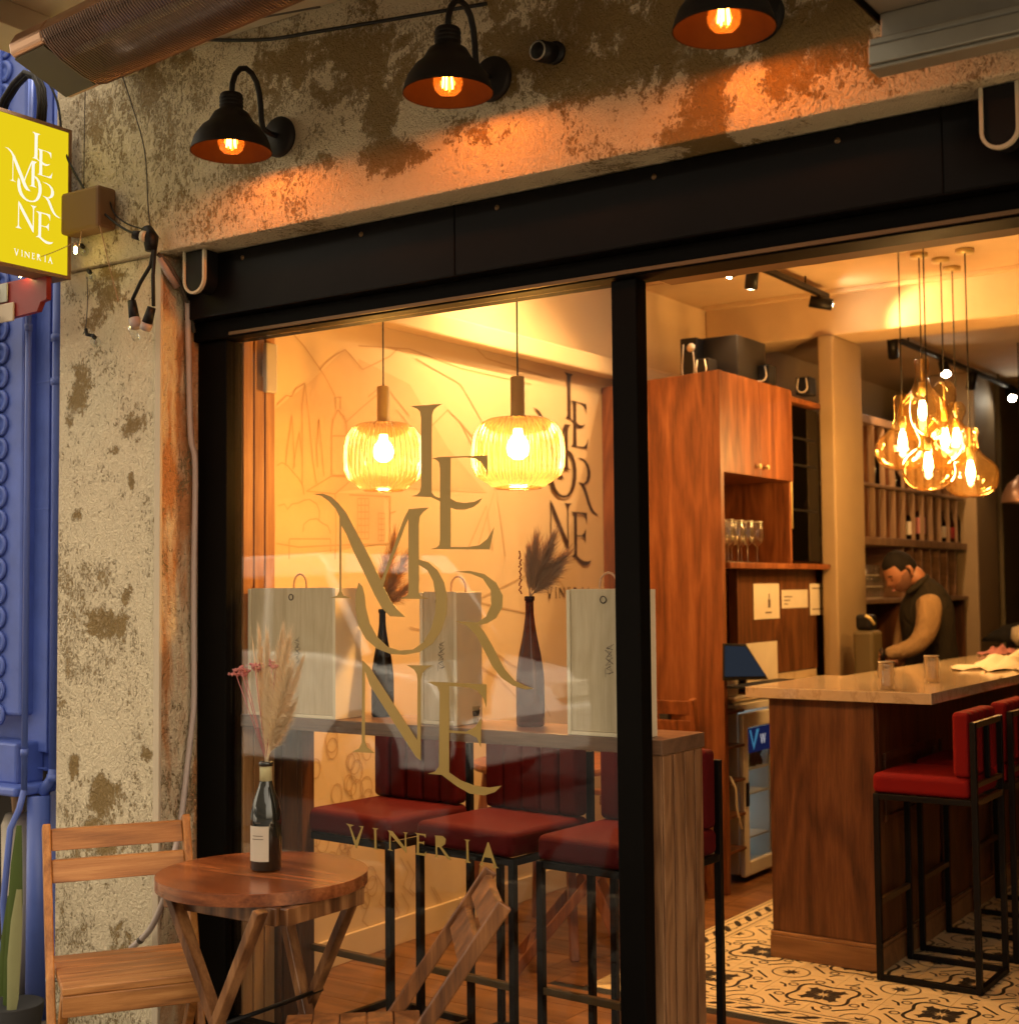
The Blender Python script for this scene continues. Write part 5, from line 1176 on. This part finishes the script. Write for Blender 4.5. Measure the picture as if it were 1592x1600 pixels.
# stacked tumblers
gk = 0
for j in range(5):
    for kz in range(3 if j < 4 else 2):
        x, y, z = -3.08, 8.38+j*.075, 1.4005+kz*.072
        if gk == 0:
            tg = thing('tumbler', 'clear tumbler stacked on the shelf beside the bartender', 'tumbler', (x, y, z), group='stacked tumblers beside the bartender')
            build(MB().lathe([(0, .0), (.024, 0), (.031, .068), (.029, .068), (.022, .006), (0, .006)], (x, y, z), 14), 'glass_wall', m_crystal, tg); build(MB().lathe([(.022, 0), (.025, .004), (.024, .008), (.0, .008)], (x, y, z), 14), 'glass_base', m_paper, tg)
        else: tree_copy(tg, (x, y, z))
        gk += 1
# shelf lamp glow above tumblers (lit strip)
t = thing('shelf_spotlight', 'tiny lit spotlight under the long bar shelf by the bartender', 'spotlight', (-3.12, 8.33, 1.72))
build(MB().lathe([(0, 0), (.016, 0), (.016, .012), (0, .012)], (-3.12, 8.33, 1.722), 14), 'housing', m_brass, t); build(MB().lathe([(0, 0), (.012, 0), (.0, -.003)], (-3.12, 8.33, 1.7215), 12), 'lens', m_spot, t)
light('shelf_light', 'SPOT', (-3.12, 8.33, 1.715), 4, WARM2, .01, t, aim=(-3.15, 8.33, 1.2), size=R(75))
# --- track lights
def track(x0, x1, y0, y1, z, heads, label, zc_):
    t = thing('track_light', label, 'track light', ((x0+x1)/2, (y0+y1)/2, z), group='black ceiling track lights')
    build(MB().bar((x0, y0, z), (x1, y1, z), .034, .03), 'track_rail', m_blackplastic, t, bev=.003)
    for s_ in (.15, .85): q = Vector((x0, y0, z)).lerp(Vector((x1, y1, z)), s_); build(MB().tube([q+Vector((0, 0, .015)), Vector((q.x, q.y, zc_))], .005, 8), 'rail_hanger', m_blackplastic, t)
    for (u, aim, on, e) in heads:
        q = Vector((x0, y0, z)).lerp(Vector((x1, y1, z)), u); j = q-Vector((0, 0, .055)); d = (Vector(aim)-j).normalized()
        build(MB().tube([q-Vector((0, 0, .015)), j], .007, 8), 'pivot', m_blackplastic, t)
        hd = build(MB().tube([j-d*.05, j+d*.075], .033, 20), 'spot_head', m_blackplastic, t)
        build(MB().lathe([(0, .0), (.027, 0), (.0, .002)], j+d*.0755, 16, d), 'lens', m_spot, hd)
        light('spot_light', 'SPOT', j+d*.085, e*0.363, WARM2, .02, t, aim=aim, size=R(70), blend=.7)
ta, tb_ = aZ(1170, 405, 3.11), aZ(1292, 463, 3.11)
track(tb_.x, tb_.x, 5.3, tb_.y, 3.11, [(.0, (-1.7, 5.0, 0.), 1, 55), (.52, (-3.5, 6.9, 0.4), 1, 30), (.94, (-2.2, 7.6, 2.9), 1, 40)], 'near black ceiling track with spotlight heads over the cabinet', 3.17)
ta, tb_ = aZ(1455, 548, 3.02), aZ(1560, 605, 3.02)
track(ta.x, ta.x, ta.y-.9, tb_.y, 3.0, [(.05, (-3.1, 9.4, 1.4), 1, 30), (.40, (-1.9, 7.6, 1.0), 1, 18), (.62, (-3.2, 10.4, 1.5), 1, 26), (.97, (-1.5, 8.0, 1.), 1, 16)], 'far black ceiling track with spotlight heads beyond the beam', 3.06)
p = aZ(1137, 428, 3.08)
t = thing('wall_spotlight', 'lit black spotlight by the lintel left of the ceiling track', 'spotlight', p)
d = Vector((-.5, -.6, -.5)).normalized(); build(MB().tube([p-d*.10, p], .03, 18), 'spot_head', m_blackplastic, t); build(MB().lathe([(0, 0), (.027, 0), (0, .002)], p+d*.001, 16, d), 'lens', m_spot, t); build(MB().tube([p-d*.07, (p.x-d.x*.07, p.y-d.y*.07, 3.17)], .006, 8), 'stem', m_blackplastic, t)
light('spot_light', 'SPOT', p+d*.01, 14, WARM2, .02, t, aim=p+Vector((-.5, -1.0, -1.2)), size=R(90), blend=.8)
p = Vector((-3.15, 5.15, 3.168))  # unseen downlight, added because the cream wall was too dark
t = thing('added_downlight', 'unseen round ceiling downlight added to brighten the cream wall beside the low table', 'downlight', (p.x, p.y, 3.15))
build(MB().lathe([(.030, .0), (.045, -.006), (.047, .0), (.047, .002)], (p.x, p.y, 3.166), 24), 'added_downlight_ring', m_white, t); build(MB().lathe([(0, 0), (.029, 0), (.0, -.002)], (p.x, p.y, 3.164), 20), 'lens', m_spot, t)
light('added_wall_light', 'SPOT', (p.x, p.y, 3.155), 44, (1., .57, .22), .03, t, aim=(-3.75, p.y+.25, 1.7), size=R(130), blend=.9)
# --- cluster pendants
def cpend(px, py_top, py_bot, wpx, dist, pxw, shape, label):
    """px,py: measured outline of one glass; dist: distance along the view"""
    a = aD(px, py_top, dist); b = aD(px, py_bot, dist); H = (a.z-b.z); x, y = (a.x+b.x)/2, (a.y+b.y)/2; r = wpx/2/F*dist
    t = thing('cluster_pendant', label, 'pendant lamp', (x, y, b.z), group='blown amber pendants clustered over the bar')
    prof = {'drop': [(0, 0), (.3, .005), (.62, .04), (.88, .13), (1., .27), (.96, .40), (.80, .50), (.55, .58), (.36, .66), (.27, .74), (.25, .82), (.29, .90), (.30, .96), (.24, 1.)],
            'gourd': [(0, 0), (.35, .01), (.7, .07), (.95, .18), (1., .30), (.88, .43), (.62, .53), (.38, .60), (.30, .66), (.36, .73), (.46, .82), (.44, .92), (.28, .99), (.18, 1.)],
            'wide': [(0, 0), (.4, .01), (.78, .08), (.98, .2), (1., .30), (.86, .42), (.60, .50), (.40, .58), (.30, .68), (.28, .80), (.30, .94), (.24, 1.)]}[shape]
    # smooth the profile
    pr = []
    for i in range(len(prof)-1):
        p0_ = prof[max(i-1, 0)]; p1_ = prof[i]; p2_ = prof[i+1]; p3_ = prof[min(i+2, len(prof)-1)]
        for k in range(3):
            u = k/3; pr.append(tuple(.5*((2*p1_[c])+(p2_[c]-p0_[c])*u+(2*p0_[c]-5*p1_[c]+4*p2_[c]-p3_[c])*u*u+(3*p1_[c]-p0_[c]-3*p2_[c]+p3_[c])*u**3) for c in (0, 1)))
    pr.append(prof[-1]); pr = [(max(0, q[0])*r, q[1]*H) for q in pr]
    build(MB().lathe(pr, (x, y, b.z), 40), 'blown_glass', m_amberclear, t)
    zl = b.z+H*.62
    build(MB().tube([(x, y, b.z+H), (x, y, 3.15)], .0035, 8), 'cord', m_cable, t)
    build(MB().tube([(x, y, b.z+H*.56), (x, y, b.z+H*.72)], .016, 14), 'lamp_holder', m_brass, t)
    build(MB().tube([(x, y, b.z+H*.72), (x, y, b.z+H)], .005, 8), 'inner_rod', m_brass, t)
    zb_ = b.z+H*.30
    build(MB().lathe([(0, .0), (.012, .004), (.020, .025), (.021, .05), (.014, .085), (.011, .10), (0, .10)], (x, y, zb_-.02), 18), 'bulb', m_bulb2 if False else m_bulb, t)
    build(MB().lathe([(0, .02), (.045, .02), (.045, 0), (0, 0)], (x, y, 3.148), 24), 'ceiling_rose', m_brass, t)
    light('pendant_light', 'POINT', (x, y, zb_-.05), 2.9, WARM2, .03, t)
cpend(1441, 560, 690, 78, 7.0, 0, 'drop', 'amber blown pendant at the top of the bar cluster')
cpend(1410, 617, 735, 86, 6.85, 0, 'wide', 'wide amber blown pendant at the left of the bar cluster')
cpend(1476, 596, 735, 80, 7.1, 0, 'gourd', 'amber blown pendant in the middle of the bar cluster')
cpend(1450, 650, 768, 80, 6.7, 0, 'gourd', 'amber blown pendant lowest and left in the bar cluster')
cpend(1494, 628, 720, 66, 7.3, 0, 'gourd', 'small amber blown pendant at the right back of the cluster')
cpend(1516, 668, 778, 86, 6.9, 0, 'drop', 'amber blown pendant at the lower right of the cluster')
# copper shade at the right edge
p = aD(1597, 785, 9.0)
t = thing('copper_pendant', 'copper dome pendant cut off by the right edge of the picture', 'pendant lamp', p)
build(MB().lathe([(.13, 0), (.125, .05), (.09, .12), (.04, .16), (.02, .18), (0, .18)], p, 32), 'shade', m_copper, t); build(MB().tube([(p.x, p.y, p.z+.18), (p.x, p.y, 3.06)], .004, 8), 'cord', m_cable, t)
# --- things on the bar
bz = 1.0823
def onbar(px, py): q = aZ(px, py, bz); return Vector((q.x, q.y, bz))
for (px, py, lab) in ((1385, 1078, 'clear water glass standing nearest on the marble bar'), (1456, 1066, 'clear water glass standing farther along the marble bar')):
    p = onbar(px, py); t = thing('water_glass', lab, 'glass', p)
    build(MB().lathe([(0, 0), (.030, 0), (.034, .02), (.029, .045), (.034, .07), (.030, .095), (.031, .11), (.028, .11), (.026, .008), (0, .008)], p, 22), 'glass_wall', m_crystal, t); build(MB().lathe([(.030, .108), (.032, .11), (.030, .112)], p, 22), 'rim', m_paper, t)
random.seed(9)
def cloth(px, py, w, d, mat, label, hgt=.05, name='folded_cloth'):
    p = onbar(px, py); n = 14; vs = []; 
    for i in range(n+1):
        for j in range(n+1):
            u, v = i/n-.5, j/n-.5; z = hgt*max(0, (1-(2*u)**2))*max(0, 1-(2*v)**2)*(.6+.4*math.sin(u*17+v*9))+.003+.010*math.sin(i*2.1+j*1.3)**2
            vs.append((p.x+u*w*(1+.2*math.sin(j*1.1)), p.y+v*d*(1+.2*math.sin(i*.9)), bz+z))
    m = MB().add(vs, [(i*(n+1)+j, (i+1)*(n+1)+j, (i+1)*(n+1)+j+1, i*(n+1)+j+1) for i in range(n) for j in range(n)], 0, True)
    return tag(build(m, name, mat), label, 'cloth')
cloth(1580, 1040, .30, .95, m_paper, 'crumpled cream cloth lying on the marble bar', .07)
cloth(1562, 1022, .14, .4, m_pink, 'small crumpled red packet beside the cream cloth', .05, 'crumpled_packet')
p = onbar(1592, 1012); tag(build(MB().lathe([(0, 0), (.07, 0), (.10, .05), (.09, .12), (.0, .15)], (p.x, p.y+.2, bz), 20), 'bread_basket', m_palewood), 'pale rounded basket at the right edge of the bar', 'basket')
p = onbar(1560, 1010); m = MB().lathe([(0, .13), (.10, .11), (.2, .05), (.26, 0), (0, 0)], (p.x-.1, p.y+.9, bz), 20); tag(build(m, 'dark_bag', m_vest), 'dark slumped bag on the far bar behind the cloth', 'bag')
# coffee grinder / dark machine by the column
t = thing('coffee_grinder', 'dark coffee grinder with curved lever in front of the bartender', 'grinder', (-2.72, 7.55, 1.0))
q = aD(1358, 985, 7.75)
build(MB().box(q.x-.07, q.x+.05, q.y-.08, q.y+.08, .95, q.z+.0), 'base_body', m_darkolive, t, bev=.02)
build(MB().box(q.x-.06, q.x+.03, q.y-.06, q.y+.06, q.z+.001, q.z+.09), 'top_housing', m_blackplastic, t, bev=.02)
build(MB().tube([aD(1352, 962, 7.65), aD(1359, 966, 7.65), aD(1366, 976, 7.65)], .009, 8), 'lever', m_brass, t)
tag(build(MB().box(-3.0, -2.55, 6.9, 8.4, 0, .93), 'back_counter', m_walnut_d, bev=.004), 'low walnut work counter between column and bar', 'counter')

# ================================================================== BARTENDER
D = 7.95
def q(px, py, d=0.): return aD(px, py, D+d)
pr = thing('person', 'bartender with short dark hair in dark vest and beige sleeves looking down', 'person', (q(1450, 1100).x, q(1450, 1100).y, 0)); pr['org'] = (0, 0, 0); pr.location = (0, 0, 0)
def skin(name, nodes, edges, mat, parent, sub=2, root=0):
    me = bpy.data.meshes.new(name); me.from_pydata([tuple(n[0]) for n in nodes], edges, [])
    o = bpy.data.objects.new(name, me); C.objects.link(o); o.parent = parent; me.materials.append(mat)
    o.modifiers.new('skin', 'SKIN').use_smooth_shade = True; sk = me.skin_vertices[0].data
    for i, nn in enumerate(nodes): r_ = nn[1]; sk[i].radius = r_ if hasattr(r_, '__len__') else (r_, r_)
    sk[root].use_root = True
    s = o.modifiers.new('sub', 'SUBSURF'); s.levels = sub; s.render_levels = sub
    return o
pel = q(1462, 1100); 
body = [(pel, (.17, .13)), (q(1458, 1040), (.165, .125)), (q(1450, 990), (.17, .12)), (q(1447, 950), (.19, .125)), (q(1444, 922), (.13, .10)), (q(1434, 908), (.058, .058)), (q(1424, 897), (.056, .056)),
        (Vector((pel.x-.10, pel.y-.03, .72)), .095), (Vector((pel.x-.11, pel.y, .42)), .065), (Vector((pel.x-.11, pel.y+.02, .07)), .048), (Vector((pel.x+.10, pel.y+.06, .72)), .095), (Vector((pel.x+.10, pel.y+.08, .42)), .065), (Vector((pel.x+.10, pel.y+.1, .07)), .048),
        (Vector((pel.x-.17, pel.y-.08, .04)), .04), (Vector((pel.x+.04, pel.y, .04)), .04)]
bo = skin('body', body, [(0, 1), (1, 2), (2, 3), (3, 4), (4, 5), (5, 6), (0, 7), (7, 8), (8, 9), (0, 10), (10, 11), (11, 12), (9, 13), (12, 14)], m_vest, pr)
nk_ = skin('neck', [(q(1440, 912, -.02), .062), (q(1428, 898, -.01), .058), (q(1418, 892), .06)], [(0, 1), (1, 2)], m_skin, pr)
skin('collar', [(q(1417, 927, -.05), .016), (q(1428, 919, -.075), .020), (q(1442, 907, -.06), .022), (q(1449, 899, .0), .020)], [(0, 1), (1, 2), (2, 3)], m_vest, pr, 2)
# near arm: shoulder, elbow, wrist
skin('sleeve', [(q(1447, 930, -.15), .070), (q(1453, 948, -.19), .080), (q(1449, 985, -.22), .072), (q(1433, 1010, -.24), .058), (q(1408, 1018, -.22), .050), (q(1382, 1023, -.2), .036)], [(i, i+1) for i in range(5)], m_sleeve, pr, 2)
skin('sleeve', [(q(1425, 940, .12), .06), (q(1412, 985, .16), .055), (q(1405, 1020, .14), .048), (q(1396, 1030, .0), .034)], [(i, i+1) for i in range(3)], m_sleeve, pr, 2)
build(MB().tube([q(1380, 1023, -.2), q(1373, 1024, -.2)], .038, 16), 'wrist_watch', m_blackplastic, pr)
def hand(c, fdir, side, nm):
    c = Vector(c); f = Vector(fdir).normalized(); sd_ = Vector(side).normalized(); up_ = f.cross(sd_).normalized()
    nodes = [(c, (.030, .018)), (c+f*.045, (.036, .017)), (c+f*.075, (.034, .015))]; edges = [(0, 1), (1, 2)]
    ln_ = [.062, .072, .068, .052]
    for k in range(4):
        o_ = sd_*(-.026+k*.0175); b_ = len(nodes); s0_ = c+f*.085+o_
        nodes += [(s0_, .0095), (s0_+f*ln_[k]*.45-up_*.008, .0088), (s0_+f*ln_[k]*.8-up_*.028, .0078), (s0_+f*ln_[k]*.9-up_*.045, .007)]
        edges += [(2, b_), (b_, b_+1), (b_+1, b_+2), (b_+2, b_+3)]
    b_ = len(nodes); nodes += [(c+f*.03-sd_*.035, .012), (c+f*.06-sd_*.052-up_*.01, .0105), (c+f*.085-sd_*.05-up_*.02, .009)]; edges += [(0, b_), (b_, b_+1), (b_+1, b_+2)]
    return skin(nm, nodes, edges, m_skin, pr, 1)
hand(q(1376, 1024, -.2), q(1362, 1036, -.22)-q(1376, 1024, -.2), (0, .2, -1), 'hand')
hand(q(1402, 1033, -.05), q(1384, 1037, -.08)-q(1402, 1033, -.05), (.3, 1, 0), 'hand')
tag(build(MB().tube([q(1370, 1030, -.2), q(1356, 1044, -.22)], [.018, .03], 14), 'portafilter', m_blackplastic), 'black coffee tool held over the counter by the bartender', 'coffee tool')
# head: deformed sphere in profile to the left, bowed
hc = q(1407, 892); fd = (-cr*.80 - Vector((0, 0, 1))*.55 - fwd*.12).normalized(); hu = (Vector((0, 0, 1)) - fd*fd.z).normalized(); hr = fd.cross(hu)
m = MB(); nu, nv = 40, 28; vs = []
def gss(x, s): return math.exp(-(x/s)**2)
for j in range(nv+1):
    th_ = math.pi*j/nv
    for i in range(nu):
        ph = 2*math.pi*i/nu; x = math.sin(th_)*math.sin(ph); y = math.sin(th_)*math.cos(ph); z = math.cos(th_)      # y forward, x side, z up
        X_, Y_, Z_ = x*.074, y*.096, z*.118
        if z < 0: X_ *= 1-.30*(-z)**1.5; Y_ = Y_*(1-.10*(-z)) + .012*(-z)*(1 if y > 0 else -1.6)
        if y > 0:
            Y_ += .026*gss(x, .22)*gss(z+.22, .17) + .008*gss(x, .5)*gss(z-.10, .12) + .010*gss(x, .35)*gss(z+.58, .09) + .014*gss(x, .4)*gss(z+.86, .16)
            Y_ -= .009*gss(abs(x)-.36, .14)*gss(z+.03, .10) + .004*gss(x, .3)*gss(z+.47, .05)
        vs.append(hc + hr*X_ + fd*Y_ + hu*Z_)
m.add(vs, [(j*nu+i, j*nu+(i+1) % nu, (j+1)*nu+(i+1) % nu, (j+1)*nu+i) for j in range(nv) for i in range(nu)], 0, True); head = build(m, 'head', m_skin, pr)
vs = []; fs = []
for j in range(16):
    for i in range(nu):
        ph = 2*math.pi*i/nu; fr_ = math.cos(ph)
        lim = R(62) if fr_ > .35 else (R(88) if fr_ > -.1 else R(122)); th_ = lim*j/15
        x = math.sin(th_)*math.sin(ph); y = math.sin(th_)*math.cos(ph); z = math.cos(th_); k_ = 1.035+.03*(1-j/15)+random.uniform(-.012, .012) if j < 14 else (1.012 if j < 15 else .99)
        vs.append(hc + hr*x*.074*k_ + fd*y*.096*k_ + hu*z*.118*k_)
m = MB().add(vs, [(j*nu+i, j*nu+(i+1) % nu, (j+1)*nu+(i+1) % nu, (j+1)*nu+i) for j in range(15) for i in range(nu)], 0, True); build(m, 'hair', m_hair, pr)
vs = []
for j in range(10):
    for i in range(21):
        ph = R(-112)+R(224)*i/20; fade = abs(i-10)/10.
        th_ = R(150)-R(46-8*math.cos(ph*1.6)+(10 if fade > .55 else 0))*j/9
        x = math.sin(th_)*math.sin(ph); y = math.sin(th_)*math.cos(ph); z = math.cos(th_); X_, Y_, Z_ = x*.074, y*.096, z*.118
        X_ *= 1-.30*(-min(z, 0))**1.5; Y_ = Y_*(1-.10*(-min(z, 0))) + .012*(-min(z, 0))*(1 if y > 0 else -1.6)
        if y > 0: Y_ += .010*gss(x, .35)*gss(z+.58, .09) + .014*gss(x, .4)*gss(z+.86, .16) - .004*gss(x, .3)*gss(z+.47, .05)
        k_ = 1.018 if 0 < j < 9 and 0 < i < 20 else .985
        vs.append(hc + (hr*X_ + fd*Y_ + hu*Z_)*k_)
build(MB().add(vs, [(j*21+i, j*21+i+1, (j+1)*21+i+1, (j+1)*21+i) for j in range(9) for i in range(20)], 0, True), 'stubble', m_stubble, pr)
# ears, eyes, brows
for s in (-1, 1):
    e = hc+hr*s*.073-fd*.012-hu*.012; build(MB().tube([e+hu*.030, e+hu*.022-fd*.012+hr*s*.010, e-fd*.014+hr*s*.012, e-hu*.022-fd*.004+hr*s*.008, e-hu*.030+fd*.002], [.006, .011, .011, .009, .005], 10), 'ear', m_skin, pr)
    e = hc+hr*s*.029+fd*.079-hu*.004; build(MB().lathe([(0, .0105), (.0075, .0075), (.0105, 0), (.0075, -.0075), (0, -.0105)], e-fd*.003, 14), 'eye', m_skin, pr)
    build(MB().tube([e-hr*s*.010+fd*.0085-hu*.004, e+fd*.0095-hu*.006, e+hr*s*.010+fd*.006-hu*.004], .0018, 6), 'eyelashes', m_hair, pr)
    build(MB().tube([e+hu*.019-hr*s*.014+fd*.010, e+hu*.024+fd*.010, e+hu*.018+hr*s*.018+fd*.0], .0042, 8), 'eyebrow', m_hair, pr)
build(MB().tube([hc+fd*.098-hu*.066-hr*.018, hc+fd*.106-hu*.066, hc+fd*.098-hu*.066+hr*.018], [.002, .0045, .002], 8), 'lips', m_pink, pr)

# ================================================================== STREET BEHIND THE CAMERA (seen mirrored in the glass)
cx_, cy_ = -7.5, -1.6
car = thing('parked_car', 'white parked car mirrored in the shop window', 'car', (cx_, cy_, 0))
def prism(prof, y0, y1, nm, mat, bev=.03):
    return build(MB().poly([(cx_+x, cy_+y0, z) for x, z in prof], (0, y1-y0, 0)), nm, mat, car, bev=bev, seg=3)
prism([(-2.1, .28), (-2.15, .75), (-2.0, 1.02), (-1.85, 1.06), (.9, 1.04), (1.9, .88), (2.1, .6), (2.08, .28)], -.86, .86, 'body', m_carwhite)
prism([(-1.95, 1.06), (-1.75, 1.64), (.85, 1.70), (1.42, 1.02)], -.74, .74, 'cabin_glass', m_cardark)
prism([(-1.80, 1.58), (-1.72, 1.69), (.82, 1.75), (.98, 1.60), (.85, 1.57), (-1.7, 1.55)], -.76, .76, 'roof', m_carwhite)
for xx in (-1.88, -.75, .35, 1.30):
    for yy in (-.755, .755): build(MB().bar((cx_+xx, cy_+yy*1.05, 1.04), (cx_+xx+.10*(1 if xx < .3 else (0 if xx < 1 else -4.0)), cy_+yy, 1.62), .05, .06, (0, 1, 0)), 'pillar', m_carwhite, car, bev=.01)
for xx in (-1.4, 1.3):
    for s in (-1, 1):
        wh = build(MB().lathe([(.20, -.1), (.32, -.1), (.335, -.06), (.335, .06), (.32, .1), (.20, .1)], (cx_+xx, cy_+s*.80, .335), 32, (0, 1, 0)), 'wheel', m_tyre, car); build(MB().lathe([(0, -.02), (.19, -.05), (.20, .09), (.05, .07), (0, .07)], (cx_+xx, cy_+s*.80, .335), 24, (0, s, 0)), 'rim', m_rim, wh)
for s in (-1, 1): build(MB().box(cx_-2.17, cx_-2.06, cy_+s*.70-.14, cy_+s*.70+.14, .80, .98), 'tail_light', m_taillight, car, bev=.01); build(MB().box(cx_+1.98, cx_+2.1, cy_+s*.62-.18, cy_+s*.62+.18, .68, .80), 'headlight', m_white, car, bev=.01)
for yy in (.875,):
    for xx in (-.9, .15): build(MB().box(cx_+xx, cx_+xx+.16, cy_+yy-.005, cy_+yy+.02, .90, .93), 'door_handle', m_carwhite, car, bev=.004)
ob = thing('opposite_building', 'plain plastered building across the street behind the viewer', 'building', (-4, -11.5, 0))
build(MB().box(-22, 12, -12.5, -11.5, 0, 8), 'wall', m_bldg, ob)
for i in range(12):
    for j in range(2):
        x = -20+i*2.6; z = .9+j*2.1
        w_ = build(MB().box(x, x+1.2, -11.52, -11.44, z, z+1.5), 'window', m_bldg, ob); build(MB().box(x+.08, x+1.12, -11.439, -11.43, z+.08, z+1.42), 'pane', m_cardark, w_)
